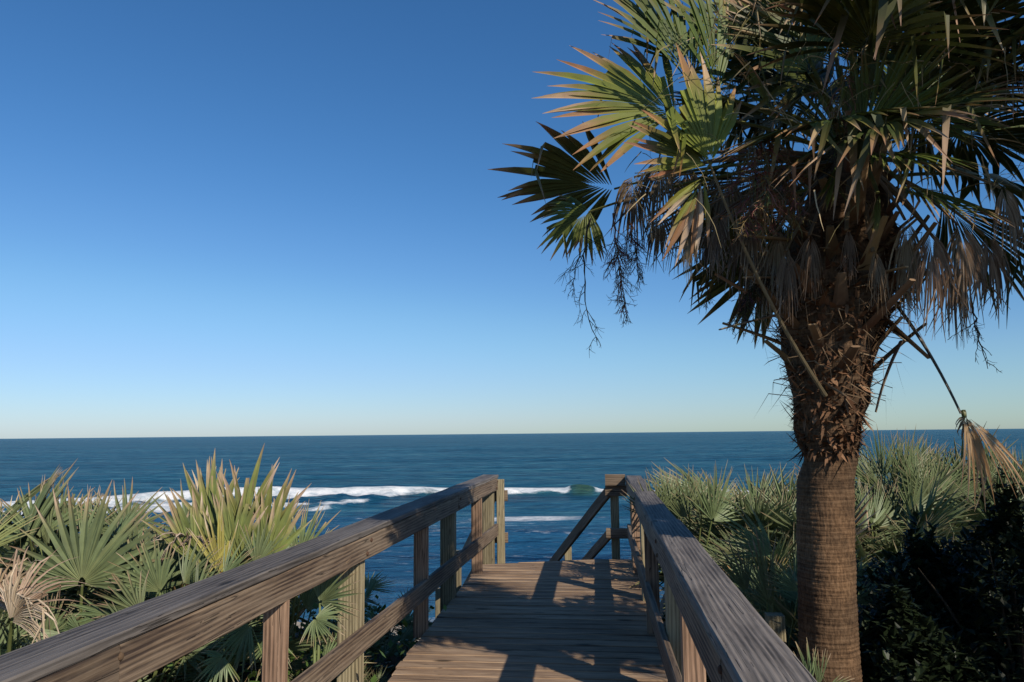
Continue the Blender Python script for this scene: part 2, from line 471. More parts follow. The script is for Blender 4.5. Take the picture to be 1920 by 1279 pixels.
def build_sea():
    ys = grid_axis([(22, 66, 130), (66, 92, 104), (92, 130, 76)])
    y = ys[-1]; st = 0.55
    while y < 40000:
        y += st; st *= 1.028; ys.append(y)
    nc = 520
    us = np.linspace(-1, 1, nc)
    verts, cols = [], []
    for y in ys:
        hw = 45 + 1.15 * y
        fade = 1.0 - sstep(250, 900, y)
        for u in us:
            x = u * hw * (0.55 + 0.45 * u * u)
            z, foam, green = 0.0, 0.0, 0.0
            if y < 900:
                n1 = noise.noise(Vector((x * 0.018, y * 0.05, 0.4)))
                n2 = noise.noise(Vector((x * 0.10, y * 0.34, 2.4)))
                z += fade * (0.45 * n1 + 0.16 * n2 + 0.30 * math.sin(y * 0.26 + 2.2 * noise.noise(Vector((x * 0.012, y * 0.01, 5)))))
            if 22 <= y < 130 and abs(x) < 140:
                yb = breaker_y(x)
                d = y - yb                                  # negative: shoreward
                n3 = noise.noise(Vector((x * 0.11, 0.3, 7.0)))
                n4 = noise.noise(Vector((x * 0.35, y * 0.35, 1.0)))
                n5 = noise.noise(Vector((x * 0.9, y * 0.9, 4.0)))
                wall = sstep(-3.6, -2.0, x + 0.5 * n5) * (1 - sstep(-1.2, 0.6, x + 0.5 * n5))     # the unbroken green curl
                hgt = 0.78 + 0.28 * n3 + 0.40 * wall + 0.25 * sstep(-19, -26, x) + 0.12 * n4
                hgt *= 1 - 0.6 * sstep(-46, -70, x)
                prof = math.exp(-(d / (1.3 if d < 0 else 5.0)) ** 2)
                z += hgt * prof
                th = 1.3 + 9.0 * sstep(-19, -26, x) * (1 - sstep(-46, -60, x)) + 2.2 * n3 + 1.5 * noise.noise(Vector((x * 0.05, 4, 4)))
                th = max(0.9, th)
                if -th - 3 < d < 2.2:
                    body = sstep(-th - 1.6 + 1.4 * n4, -th + 1.2 + 1.4 * n4, d) * (1 - sstep(0.2, 1.4, d + 0.6 * n4))
                    gap = 0.55 + 0.45 * sstep(-0.35, 0.05, noise.noise(Vector((x * 0.06, 9.0, 2.0))) + 0.3 * n4 + 0.5 * sstep(-18, -24, x))
                    foam = max(foam, body * (1 - wall) * gap * (1 - 0.85 * sstep(-0.5, -2.5, d) * sstep(-0.25, 0.25, noise.noise(Vector((x * 0.13, d * 0.35, 6.0))) + 0.35 * n4)))
                    z += 0.42 * body * (1 - wall) * sstep(0, -1.5, d) * (1.0 + 0.0 * d / th) * (0.6 + 0.6 * n4 + 0.5 * n5) * (1 if d > -th else 0.4)
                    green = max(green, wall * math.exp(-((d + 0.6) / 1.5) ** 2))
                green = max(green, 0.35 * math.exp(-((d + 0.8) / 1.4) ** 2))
                # spent foam closer to the beach
                s1 = math.exp(-((y - 57 - 1.2 * n3 - 0.05 * x) / 1.9) ** 2) * sstep(-13, -7, x) * (1 - sstep(-3.5, 3, x))
                s2 = math.exp(-((y - 56 - 1.5 * n3) / 1.2) ** 2) * sstep(-17, -15, x) * (1 - sstep(-12.5, -11, x))
                s3 = math.exp(-((y - 70 - 2.5 * n3) / 1.4) ** 2) * sstep(-62, -50, x) * (1 - sstep(-46, -40, x))
                s4 = 0.55 * math.exp(-((y - 49 - 2.0 * n3) / 0.8) ** 2)
                s5 = math.exp(-((y - 62 - 2.5 * n3) / 1.6) ** 2) * sstep(2, 9, x)
                foam = max(foam, 0.62 * max(s1, s2, s3, s4, s5 * 0.9))
                foam = max(foam, (0.27 + 0.10 * noise.noise(Vector((x * 0.06, y * 0.16, 3.3)))) * sstep(26, 34, y) * (1 - sstep(58, 72, y)))
                # swash at the water's edge
                foam = max(foam, 0.45 * (1 - sstep(26, 28.0, y + 1.2 * n3)))
                if True: z += 0.22 * math.exp(-((y - 57.5 - 1.2 * n3) / 1.4) ** 2) + 0.2 * math.exp(-((y - 49.5 - 2.0 * n3) / 1.3) ** 2)
            verts.append((x, y, SEA_Z + z))
            cols.append((foam, min(1, green), 0))
    fs = [(j * nc + i, j * nc + i + 1, (j + 1) * nc + i + 1, (j + 1) * nc + i) for j in range(len(ys) - 1) for i in range(nc - 1)]
    mb = MB(); mb.add(verts, fs, cols)
    tag(link('sea', mb.mesh('sea', M_SEA, True)), kind='structure')
build_sea()

# ------------------------------------------------------------------ boards
BOARD_CACHE = {}
def board_mesh(L, W, T, mat, key=None, seed=0, wear=0.0015, nseg=None, cutL=0.0, cutR=0.0):
    """a sawn board: length along X, width along Y, thickness along Z, edges eased, slightly warped; cutL/cutR slant its ends"""
    k = (round(L, 3), round(W, 3), round(T, 3), mat.name, seed, round(cutL, 3), round(cutR, 3))
    if k in BOARD_CACHE:
        return BOARD_CACHE[k]
    ns = nseg or max(2, int(L / 0.25))
    e = min(0.006, T * 0.18, W * 0.18)
    ring = [(-W / 2 + e, -T / 2), (W / 2 - e, -T / 2), (W / 2, -T / 2 + e), (W / 2, T / 2 - e), (W / 2 - e, T / 2), (-W / 2 + e, T / 2), (-W / 2, T / 2 - e), (-W / 2, -T / 2 + e)]
    vs_, fs_ = [], []
    for i in range(ns + 1):
        t = i / ns
        for q, (a, b) in enumerate(ring):
            x = -L / 2 + L * t + (cutL * (1 - t) + cutR * t) * a / W
            wz = wear * 1.5 * noise.noise(Vector((x * 1.3, seed * 3.7, 0.5)))
            wy = wear * 1.5 * noise.noise(Vector((x * 1.3, seed * 3.7, 9.5)))
            k1 = wear * noise.noise(Vector((x * 4.0, q * 2.3, seed * 1.9)))
            k2 = wear * noise.noise(Vector((x * 4.0, q * 2.3, seed * 1.9 + 40)))
            vs_.append((x, a + wy + k1, b + wz + k2))
    for i in range(ns):
        for q in range(8):
            a, b = i * 8 + q, i * 8 + (q + 1) % 8
            fs_.append((a, b, b + 8, a + 8))
    fs_.append(tuple(range(7, -1, -1)))
    fs_.append(tuple(range(ns * 8, ns * 8 + 8)))
    mb = MB(); mb.add(vs_, [f[::-1] for f in fs_], [(1, 1, 1)] * len(vs_))
    me = mb.mesh('board', mat)
    bm = bmesh.new(); bm.from_mesh(me); bmesh.ops.recalc_face_normals(bm, faces=bm.faces); bm.to_mesh(me); bm.free()
    BOARD_CACHE[k] = me
    return me

def place_board(name, parent, p0, p1, W, T, mat, up=Vector((0, 0, 1)), seed=0, wear=0.0015, cutL=0.0, cutR=0.0):
    """board from p0 to p1 (centre line); local Z (thickness) close to 'up'"""
    p0, p1 = Vector(p0), Vector(p1)
    d = p1 - p0
    L = d.length
    X = d.normalized()
    Z = (up - X * up.dot(X)).normalized()
    Y = Z.cross(X)
    mt = Matrix.Identity(4)
    c = (p0 + p1) / 2
    base = parent.location if parent is not None else Vector((0, 0, 0))
    for i in range(3):
        mt[i][0], mt[i][1], mt[i][2], mt[i][3] = X[i], Y[i], Z[i], c[i] - base[i]
    return link(name, board_mesh(L, W, T, mat, seed=seed, wear=wear, cutL=cutL, cutR=cutR), parent, mat=mt)

def dz(y):
    return SLOPE * y

# deck
DL, DR = -1.33, 0.45
def y_end(x):
    return 9.19 + 0.30 * x
deck = empty('boardwalk', (-0.44, 4.0, zg(-0.44, 4.0)))
tag(deck, 'weathered brown plank boardwalk deck leading to the sea between two railings', 'boardwalk')
pitch_, pw = 0.1445, 0.139
y = -1.2
k = 0
while y < y_end(DR):
    y0, y1 = y, y + pw
    prng = random.Random(900 + k)
    e0, e1 = prng.uniform(-0.012, 0.012), prng.uniform(-0.012, 0.012)
    xl0 = max(DL + e0, (y0 - 9.19) / 0.30)
    xl1 = max(DL + e0, (y1 - 9.19) / 0.30)
    xr = DR + e1
    if xr - max(xl0, xl1) > 0.15:
        yc = (y0 + y1) / 2
        xa = (xl0 + xl1) / 2
        place_board('deck_plank', deck, (xa, yc, dz(yc) - 0.019 + prng.uniform(-0.0025, 0.0025)), (xr, yc, dz(yc) - 0.019 + prng.uniform(-0.0025, 0.0025)), pw, 0.038, M_DECK, seed=k % 7, cutL=(xl1 - xl0))
    y += pitch_
    k += 1
for xj in (DL + 0.09, -0.44, DR - 0.12):
    ye = y_end(xj) - 0.12
    place_board('joist', deck, (xj, -1.2, dz(-1.2) - 0.038 - 0.095), (xj, ye, dz(ye) - 0.038 - 0.095), 0.045, 0.185, M_RAIL)
# end trim board under the slanted edge
pA, pB = Vector((DL + 0.02, y_end(DL + 0.02) + 0.012, 0)), Vector((DR, y_end(DR) + 0.012, 0))
pA.z, pB.z = dz(pA.y) - 0.14, dz(pB.y) - 0.14
place_board('end_joist', deck, pA, pB, 0.04, 0.185, M_RAIL)

# railings
def lx(y):      # inner face of the left rail: splays slightly
    return -1.51 + (y - 1.9) * 0.0445
def rx(y):
    return 0.342
def post(parent, x, y, top, w, d, mat, name='post', bottom=None, seed=0):
    b = zg(x, y) - 0.15 if bottom is None else bottom
    ob = place_board(name, parent, (x, y, b), (x, y, top), w, d, mat, up=Vector((0, 1, 0)), seed=seed)
    return ob

def bolt_mesh():
    mb = MB(); vs_, fs_ = [], []
    prof_ = ((0.013, -0.002), (0.013, 0.003), (0.009, 0.007), (0.004, 0.0085))
    for (r_, z_) in prof_:
        vs_ += [(r_ * math.cos(k * math.pi / 4), r_ * math.sin(k * math.pi / 4), z_) for k in range(8)]
    for j in range(3):
        for k in range(8):
            fs_.append((j * 8 + k, j * 8 + (k + 1) % 8, j * 8 + 8 + (k + 1) % 8, j * 8 + 8 + k))
    fs_.append(tuple(range(24, 32)))
    mb.add(vs_, fs_, [(0.10, 0.06, 0.04)] * 32)
    return mb.mesh('bolt', M_TWIG)
BOLT = bolt_mesh()
def railing(side, fx, label):
    sgn = -1 if side == 'L' else 1             # outward direction
    r = empty('wooden_railing', (fx(4.0) + sgn * 0.1, 4.0, zg(fx(4.0), 4.0)))
    tag(r, label, 'railing', 'railings of the boardwalk')
    T = 0.038
    y0, y1 = -1.2, 9.32
    cuts = [-1.2, 1.05, 5.14, 9.34] if side == 'R' else [-1.2, 0.9, 6.75, 9.34]
    for i in range(3):
        a, b = cuts[i] + 0.004, cuts[i + 1] - 0.004
        drop = 0.016 if (side == 'R' and i == 2) else 0.0
        wcap = 0.178 if drop else 0.19
        xa, xb = fx(a) + sgn * 0.091, fx(b) + sgn * 0.091
        place_board('cap_rail', r, (xa, a, dz(a) + 0.941 - drop), (xb, b, dz(b) + 0.941 - drop), wcap, T, M_CAP, seed=10 + i + (5 if side == 'R' else 0), wear=0.003)
    fc = [-1.2, 2.35, 7.16, 9.30]
    for i in range(3):
        a, b = fc[i] + 0.003, fc[i + 1] - 0.003
        xa, xb = fx(a) + sgn * T / 2, fx(b) + sgn * T / 2
        place_board('face_rail', r, (xa, a, dz(a) + 0.850), (xb, b, dz(b) + 0.850), 0.14, T, M_RAIL, up=Vector((1, 0, 0)), seed=20 + i, wear=0.0025)
    lc = [-1.2, 2.35, 7.16, 9.30]
    for i in range(3):
        a, b = lc[i] + 0.003, lc[i + 1] - 0.003
        xa, xb = fx(a) + sgn * T / 2, fx(b) + sgn * T / 2
        place_board('lower_rail', r, (xa, a, dz(a) + 0.315), (xb, b, dz(b) + 0.315), 0.14, T, M_RAIL, up=Vector((1, 0, 0)), seed=30 + i, wear=0.0025)
    sp = (-0.1, 2.3, 4.66, 7.18, 9.22)
    for yy in sp:
        for zo in (0.035, -0.035):
            hit = [o for o in r.children if o.name.startswith('face_rail')]
            k_ = 0 if yy < fc[1] - 0.05 else (1 if yy < fc[2] - 0.0 else 2)
            pf = hit[k_]
            wp = Vector((fx(yy) - sgn * 0.001, yy + (0.05 if zo > 0 else -0.02), dz(yy) + 0.850 + zo))
            lp = (Matrix.Translation(r.location) @ pf.matrix_basis).inverted() @ wp
            side_z = 1 if lp.z > 0 else -1
            link('bolt', BOLT, pf, mat=Matrix.Translation((lp.x, lp.y, side_z * 0.0195)) @ Matrix.Scale(side_z, 4, (0, 0, 1)))
    bl = (1.15, 3.56, 6.08, 8.30)
    for i, yy in enumerate(sp):
        post(r, fx(yy) + sgn * (T + 0.066), yy, dz(yy) + 0.918, 0.13, 0.13, M_POST, seed=40 + i)
    for i, yy in enumerate(bl):
        low = -0.06 if side == 'L' else -0.25
        post(r, fx(yy) + sgn * (T + 0.022), yy, dz(yy) + 0.917, 0.115 if side == 'L' else 0.10, 0.04, M_BAL, name='baluster', bottom=dz(yy) + low, seed=50 + i)
    return r
rl = railing('L', lx, 'sunlit left railing of weathered brown boards along the boardwalk')
rr = railing('R', rx, 'shaded blue-grey right railing of the boardwalk beside the palm trunk')

# balusters need their wide face towards the camera: handled by board orientation (wide = x)

# stairs to the beach
SD = Vector((-0.375, 0.927, 0)).normalized()
st = empty('beach_stairs', (-0.7, 11.2, zg(-0.7, 11.2)))
tag(st, 'wooden stairway dropping from the far end of the deck to the beach', 'stairs')
sx = Vector((SD.y, -SD.x, 0))
drop = 0.545
mid = Vector((-0.44, y_end(-0.44), dz(9.1)))
for i in range(9):
    c = mid + SD * (0.17 + 0.30 * i) + Vector((0, 0, -0.165 * (i + 1)))
    place_board('tread', st, c - sx * 0.78, c + sx * 0.78, 0.28, 0.038, M_DECK, seed=i % 4)
for s_ in (-0.82, 0.82):
    a = mid + sx * s_ + Vector((0, 0, -0.16)) + SD * 0.03
    b = a + SD * 3.0 + Vector((0, 0, -1.65))
    place_board('stringer', st, a, b, 0.24, 0.045, M_RAIL, up=sx)
def stair_rail(name, label, top, sgn, ret_a, ret_b):
    t = empty(name, (top.x, top.y, zg(top.x, top.y)))
    tag(t, label, 'handrail', 'handrails of the beach stairs')
    e = top + SD * 3.3 + Vector((0, 0, -3.3 * drop))
    place_board('upper_rail', t, top, e, 0.14, 0.04, M_RAIL, up=sx, seed=60)
    lo = Vector((0, 0, -0.50))
    place_board('lower_rail', t, top + lo, e + lo, 0.12, 0.04, M_RAIL, up=sx, seed=61)
    for q in (0.06, 1.75, 3.2):
        p = top + SD * q + Vector((0, 0, -q * drop)) + sx * sgn * 0.09
        post(t, p.x, p.y, p.z + 0.05, 0.10, 0.10, M_POST, seed=62)
    # short boards that join the deck railing
    for hz_, hh in ((0.0, 0.13), (-0.50, 0.12)):
        a, b = ret_a + Vector((0, 0, hz_)), ret_b + Vector((0, 0, hz_))
        place_board('end_board', t, a, b, hh, 0.038, M_RAIL, up=Vector((0, 1, 0)), seed=63)
    return t
tr = Vector((0.15, 9.47, dz(9.4) + 0.76))
stair_rail('stair_handrail', 'dark diagonal stair handrail at the end of the right railing', tr, 1, Vector((0.10, 9.42, tr.z)), Vector((0.36, 9.40, tr.z)))
tl = Vector((-1.26, 9.52, dz(9.4) + 0.70))
stair_rail('stair_handrail', 'stair handrail dropping away behind the end of the left railing', tl, -1, Vector((-1.24, 9.42, tl.z)), Vector((-1.08, 9.44, tl.z)))
# head board closing the right railing
place_board('end_board', rr, (0.10, 9.37, dz(9.4) + 0.885), (0.338, 9.37, dz(9.4) + 0.885), 0.14, 0.038, M_RAIL, up=Vector((0, 1, 0)), seed=64)
place_board('end_post', rl, (lx(9.3) + 0.02, 9.385, zg(-1.2, 9.4)), (lx(9.3) + 0.02, 9.385, dz(9.4) + 0.90), 0.09, 0.09, M_POST, up=Vector((0, 1, 0)), seed=65)

# short piling right of the right railing
pp = at(1452, 1152, 4.9)
pl_ = place_board('wooden_piling', None, (pp.x, pp.y, zg(pp.x, pp.y) - 0.1), (pp.x, pp.y, pp.z), 0.10, 0.10, M_POST, up=Vector((0, 1, 0)), seed=70)
tag(pl_, 'short square greenish post standing outside the right railing by the palm', 'post')

# ------------------------------------------------------------------ palm leaves
G = Vector((0, 0, -1))
def fan(mb, O, A, Nn, R, nseg=34, spread=R_(200), fused=0.42, costa=0.25, fold=0.55, grav=0.15, arch=0.1, tip=0.25, dead=0.0,
        green=(0.085, 0.120, 0.030), yellow=(0.20, 0.20, 0.04), brown=(0.20, 0.105, 0.05), tan=(0.44, 0.34, 0.22), rg=None, width=1.0, broken=0.15, curl=0.0, asym=0.0):
    """a fan leaf: pleated, split segments that taper, sag and dry out at the tips"""
    rg = rg or rng
    A = A.normalized()
    Nn = (Nn - A * Nn.dot(A)).normalized()
    B = Nn.cross(A)
    da = spread / nseg
    ts = (0.04, 0.22, 0.42, 0.58, 0.74, 0.88, 1.0)
    for i in range(nseg):
        a = -spread / 2 + da * (i + 0.5) + rg.uniform(-0.16, 0.16) * da
        q = abs(a) / (spread / 2)
        cs = costa * R * (1 - q) ** 1.2
        o = O + A * cs + Nn * (-0.25 * arch * cs * cs / max(R, .01)) + G * (grav * 0.3 * cs * (1 - q))
        aa = a * (1 - 0.35 * costa) * 1.0
        d = A * math.cos(a) + B * math.sin(a)
        wdir = (-A * math.sin(a) + B * math.cos(a))
        l = R * (1 - 0.22 * q * q - asym * math.sin(a) * 0.25) * rg.uniform(0.84, 1.06) - cs * 0.7
        isdead = rg.random() < dead
        gsag = grav * rg.uniform(0.5, 1.5) * (2.2 if isdead else 1.0)
        tb = 1 - tip * rg.uniform(0.2, 1.7)
        brk = rg.uniform(0.5, 0.85) if rg.random() < broken else 2.0
        bdir = (G + wdir * rg.uniform(-0.8, 0.8) + Nn * rg.uniform(-0.7, 0.4)).normalized()
        bendy = rg.uniform(-0.22, 0.22)
        tw = rg.uniform(-0.5, 0.5) * (1.0 + 3 * curl)
        wmax = min(l * fused * math.tan(da / 2) * 1.3, 0.05) * width
        gtone = rg.uniform(0.8, 1.2)
        gcol = mixc(tuple(c * gtone for c in green), yellow, 0.25 * rg.random() ** 2)
        dcol = mixc(tan, brown, rg.random() * 0.8)
        tcol = mixc(brown, tan, 0.7 * rg.random() ** 1.5)
        vs_, cs_ = [], []
        p, pt = o, 0.0
        for t in ts:
            tm = (t + pt) / 2
            if t > brk:
                dv = bdir
            else:
                dv = (d - Nn * (2 * arch * tm) + wdir * (bendy * tm) + G * (gsag * 2.2 * max(0, tm - 0.2))).normalized()
            p = p + dv * (l * (t - pt))
            pt = t
            if t <= fused:
                hw = wmax * (t / fused) ** 0.95
            else:
                s = (t - fused) / (1 - fused)
                hw = wmax * (1 - s ** 1.35) + 0.0008
            ang = tw * max(0, t - fused)
            wd = wdir * math.cos(ang) + Nn * math.sin(ang)
            nd = Nn * math.cos(ang) - wdir * math.sin(ang)
            fo = fold * (1 + curl * t * 2)
            sq = 1.0 / (1.0 + curl * t * 1.6)
            vs_ += [p + wd * hw * sq + nd * hw * fo, p, p - wd * hw * sq + nd * hw * fo]
            if isdead:
                c = mixc(dcol, brown, 0.35 * (1 - t))
            else:
                k = sstep(tb - 0.10, tb + 0.06, t)
                c = mixc(gcol, mixc(yellow, brown, 0.6), sstep(tb - 0.25, tb, t) * 0.6)
                c = mixc(c, tcol, k)
                c = mixc(c, yellow, 0.35 * sstep(0.3, 0.0, t))
            cs_ += [c, mixc(c, (c[0] * 1.25, c[1] * 1.2, c[2] * 1.1), 0.5), c]
        fs_ = []
        for s in range(len(ts) - 1):
            b = s * 3
            fs_ += [(b, b + 3, b + 4, b + 1), (b + 1, b + 4, b + 5, b + 2)]
        mb.add(vs_, fs_, cs_)

def tube(mb, pts, rad, sides=5, col=(0.2, 0.15, 0.08), col2=None, flat=1.0, upv=Vector((0, 0, 1))):
    n_ = len(pts)
    vs_, fs_, cs_ = [], [], []
    for i, p in enumerate(pts):
        d = (pts[min(n_ - 1, i + 1)] - pts[max(0, i - 1)]).normalized()
        s1 = d.cross(upv)
        if s1.length < 1e-3: s1 = d.cross(Vector((1, 0, 0)))
        s1.normalize()
        s2 = s1.cross(d)
        r = rad[i] if isinstance(rad, (list, tuple)) else rad
        c = mixc(col, col2, i / (n_ - 1)) if col2 else col
        for q in range(sides):
            a = 2 * math.pi * q / sides
            vs_.append(p + s1 * math.cos(a) * r + s2 * math.sin(a) * r * flat)
            cs_.append(c)
    for i in range(n_ - 1):
        for q in range(sides):
            a, b = i * sides + q, i * sides + (q + 1) % sides
            fs_.append((a, b, b + sides, a + sides))
    fs_.append(tuple(range(sides)))
    fs_.append(tuple(range((n_ - 1) * sides, n_ * sides))[::-1])
    mb.add(vs_, fs_, cs_)

def bez(p0, p1, p2, k=8):
    return [p0 * (1 - t) ** 2 + p1 * 2 * t * (1 - t) + p2 * t * t for t in [i / k for i in range(k + 1)]]

# ------------------------------------------------------------------ saw palmettos
def palmetto_proto(seed, kind='green'):
    rg = random.Random(seed)
    mb = MB()
    Lp = rg.uniform(0.5, 0.75)
    bend = rg.uniform(0.03, 0.14)
    base, top = Vector((0, 0, 0)), Vector((bend, rg.uniform(-.03, .03), Lp))
    pc = (0.14, 0.17, 0.06) if kind != 'dead' else (0.30, 0.22, 0.13)
    tube(mb, bez(base, Vector((0, 0, Lp * 0.6)), top, 6), [0.010, .009, .008, .0075, .007, .006, .005], 5, pc)
    be = R_(rg.uniform(8, 42))
    A = Vector((math.sin(be), 0, math.cos(be)))
    Nn = Vector((-math.cos(be), 0, math.sin(be)))
    Rr = rg.uniform(0.46, 0.60)
    if kind == 'green':
        fan(mb, top, A, Nn, Rr, nseg=rg.randint(20, 26), spread=R_(rg.uniform(120, 200)), fused=0.32, costa=0.04, fold=0.85, grav=0.03, arch=rg.uniform(-0.06, 0.12),
            tip=0.08, green=(0.125, 0.165, 0.078), yellow=(0.24, 0.26, 0.13), brown=(0.26, 0.19, 0.11), rg=rg, broken=0.05, width=1.0)
    elif kind == 'tipped':
        fan(mb, top, A, Nn, Rr * 1.05, nseg=rg.randint(15, 20), spread=R_(rg.uniform(75, 115)), fused=0.42, costa=0.05, fold=0.7, grav=0.03, arch=rg.uniform(-0.04, 0.06),
            tip=0.34, dead=0.12, green=(0.15, 0.165, 0.045), yellow=(0.34, 0.27, 0.07), brown=(0.33, 0.20, 0.10), tan=(0.50, 0.40, 0.30), rg=rg, broken=0.08, width=1.15)
    else:
        fan(mb, top, A, Nn, Rr * 0.9, nseg=rg.randint(16, 22), spread=R_(rg.uniform(90, 160)), fused=0.35, costa=0.05, fold=0.9, grav=0.55, arch=0.2,
            tip=0.8, dead=1.0, brown=(0.28, 0.20, 0.12), tan=(0.52, 0.43, 0.33), rg=rg, broken=0.5, width=0.9, curl=0.6)
    return mb.mesh('palmetto_frond', M_PALMETTO)
P_GREEN = [palmetto_proto(100 + i) for i in range(12)]
P_TIP = [palmetto_proto(200 + i, 'tipped') for i in range(5)]
P_DEAD = [palmetto_proto(300 + i, 'dead') for i in range(4)]

def stem_mesh(seed):
    rg = random.Random(seed)
    mb = MB()
    pts = [Vector((0.02 * rg.uniform(-1, 1) * i, 0.02 * rg.uniform(-1, 1) * i, -0.25 + 0.10 * i)) for i in range(5)]
    tube(mb, pts, [0.075, 0.08, 0.075, 0.06, 0.03], 8, (0.09, 0.06, 0.035), (0.15, 0.10, 0.06))
    return mb.mesh('palmetto_stem', M_TWIG)
P_STEM = [stem_mesh(i) for i in range(3)]

PLANTS = []
def palmetto(x, y, scale=1.0, nf=12, seed=0, kinds=(1.0, 0.0, 0.06), lean=(8, 62), zoff=0.0):
    rg = random.Random(seed)
    root = empty('palmetto', (x, y, zg(x, y) + zoff))
    link('stem', P_STEM[seed % 3], root)
    for i in range(nf):
        u = rg.random()
        tot = sum(kinds)
        kd = u * tot
        if kd < kinds[0]: me = rg.choice(P_GREEN)
        elif kd < kinds[0] + kinds[1]: me = rg.choice(P_TIP)
        else: me = rg.choice(P_DEAD)
        az = i * 2.399 + rg.uniform(-0.4, 0.4)
        th = R_(lean[0] + (lean[1] - lean[0]) * ((i + 0.5) / nf) ** 0.9 + rg.uniform(-6, 6))
        if me in P_DEAD: th = R_(rg.uniform(50, 85))
        s = scale * rg.uniform(0.82, 1.12)
        mt = Matrix.Rotation(az, 4, 'Z') @ Matrix.Rotation(th, 4, 'Y') @ Matrix.Rotation(rg.uniform(-0.7, 0.7), 4, 'Z') @ Matrix.Scale(s, 4)
        link('frond', me, root, mat=mt)
    PLANTS.append(root)
    return root

def hero_frond(root, O, A, Nn, R, petiole_r=0.008, pc=(0.15, 0.18, 0.06), mat=M_PALMETTO, name='frond', base=None, bow=None, **kw):
    """one frond modelled in place; root's location is its origin"""
    o = root.location
    mb = MB()
    b = Vector((0, 0, 0.05)) if base is None else Vector(base) - o
    h = Vector(O) - o
    hb = h - Vector(Nn).normalized() * 0.012
    mid = (b + h) / 2 + (bow if bow is not None else Vector((0, 0, 0.12)))
    fan(mb, h, Vector(A), Vector(Nn), R, **kw)
    fr_ = link(name, mb.mesh(name, mat), root)
    m2 = MB()
    tube(m2, bez(b, mid, hb, 10), [petiole_r * (1.6 - 0.8 * i / 10) for i in range(11)], 6, pc, flat=0.6)
    link('stalk', m2.mesh('stalk', mat), fr_)
    return fr_

SUNN = SUN_TO.copy()
def leaf_hero(root, hx, hy, Y, tx, ty, TY, nrm=None, **kw):
    O, T = at(hx, hy, Y), at(tx, ty, TY)
    A = T - O
    nn = nrm if nrm is not None else Vector((0.35, -1, 0.45))
    return hero_frond(root, O, A, nn, A.length, **kw)

PG = dict(width=1.12, green=(0.118, 0.158, 0.074), yellow=(0.24, 0.25, 0.11), brown=(0.28, 0.19, 0.11), tan=(0.50, 0.41, 0.30), fused=0.32, costa=0.03, fold=0.8, grav=0.06, arch=0.05, tip=0.12, broken=0.08)
PY = dict(green=(0.132, 0.165, 0.050), yellow=(0.30, 0.27, 0.07), brown=(0.30, 0.22, 0.13), tan=(0.52, 0.43, 0.33), fused=0.42, costa=0.05, fold=0.6, grav=0.04, arch=0.02, tip=0.20, broken=0.10, dead=0.05)
PD = dict(brown=(0.30, 0.21, 0.13), tan=(0.55, 0.45, 0.35), fused=0.35, costa=0.05, fold=0.9, grav=0.5, arch=0.15, tip=0.8, dead=1.0, broken=0.5, curl=0.6)

# --- left thicket, hero plants
def lplant(px, Y, label):
    p = at(px, 900, Y)
    r = empty('palmetto', (p.x, Y, zg(p.x, Y)))
    link('stem', P_STEM[0], r)
    tag(r, label, 'palmetto', 'palmettos left of the boardwalk')
    return r
h1 = lplant(165, 4.4, 'saw palmetto with one big fan leaf facing the camera left of the railing')
leaf_hero(h1, 153, 1096, 4.2, 172, 898, 4.35, nseg=22, spread=R_(205), nrm=Vector((0.35, -1, 0.25)), **{**PG, 'fold': 0.9, 'arch': 0.10})
leaf_hero(h1, 262, 1112, 4.3, 330, 985, 4.5, nseg=20, spread=R_(190), **PG)
leaf_hero(h1, 70, 1010, 4.6, 60, 905, 4.7, nseg=20, spread=R_(150), **PG)
leaf_hero(h1, 235, 1000, 4.8, 235, 895, 4.9, nseg=22, spread=R_(160), **PG)
leaf_hero(h1, 200, 1150, 4.0, 130, 1240, 3.9, nseg=22, spread=R_(180), **PG)
leaf_hero(h1, 120, 985, 5.0, 100, 905, 5.1, nseg=18, spread=R_(140), **PG)
h1b = lplant(110, 4.9, 'crowded palmetto with many upright narrow blades behind the big fan leaf')
hrg = random.Random(41)
for i in range(15):
    hx = -20 + 19 * i + hrg.uniform(-10, 10)
    hy = hrg.uniform(985, 1060)
    leaf_hero(h1b, hx, hy, 4.6 + hrg.uniform(-.25, .5), hx + hrg.uniform(-45, 45), hrg.uniform(912, 945) + (25 if hx > 215 else 0), 4.9 + hrg.uniform(-.2, .2), nseg=hrg.randint(10, 15), spread=R_(hrg.uniform(55, 110)),
              nrm=Vector((hrg.uniform(-.4, .9), -1, 0.2)), **{**PG, 'fold': 1.0, 'tip': 0.16})
h1c = lplant(280, 4.0, 'low palmetto with pale drooping fans against the near left railing')
for hx, hy, tx, ty, yy, sp in ((300, 1110, 250, 1010, 4.1, 110), (345, 1095, 400, 1010, 4.1, 110), (265, 1150, 190, 1090, 3.9, 120), (330, 1140, 300, 1215, 3.8, 150), (235, 1170, 160, 1220, 3.7, 150), (420, 1085, 470, 1010, 4.2, 90), (150, 1180, 90, 1190, 3.7, 120), (370, 1120, 430, 1060, 4.0, 120)):
    leaf_hero(h1c, hx, hy, yy, tx, ty, yy + 0.02, nseg=16, spread=R_(sp), nrm=Vector((hrg.uniform(-.2, .6), -1, 0.5)), **{**PG, 'fold': 0.9})
h2 = lplant(430, 4.7, 'tallest palmetto left of the railing, yellowish with dry tan tips')
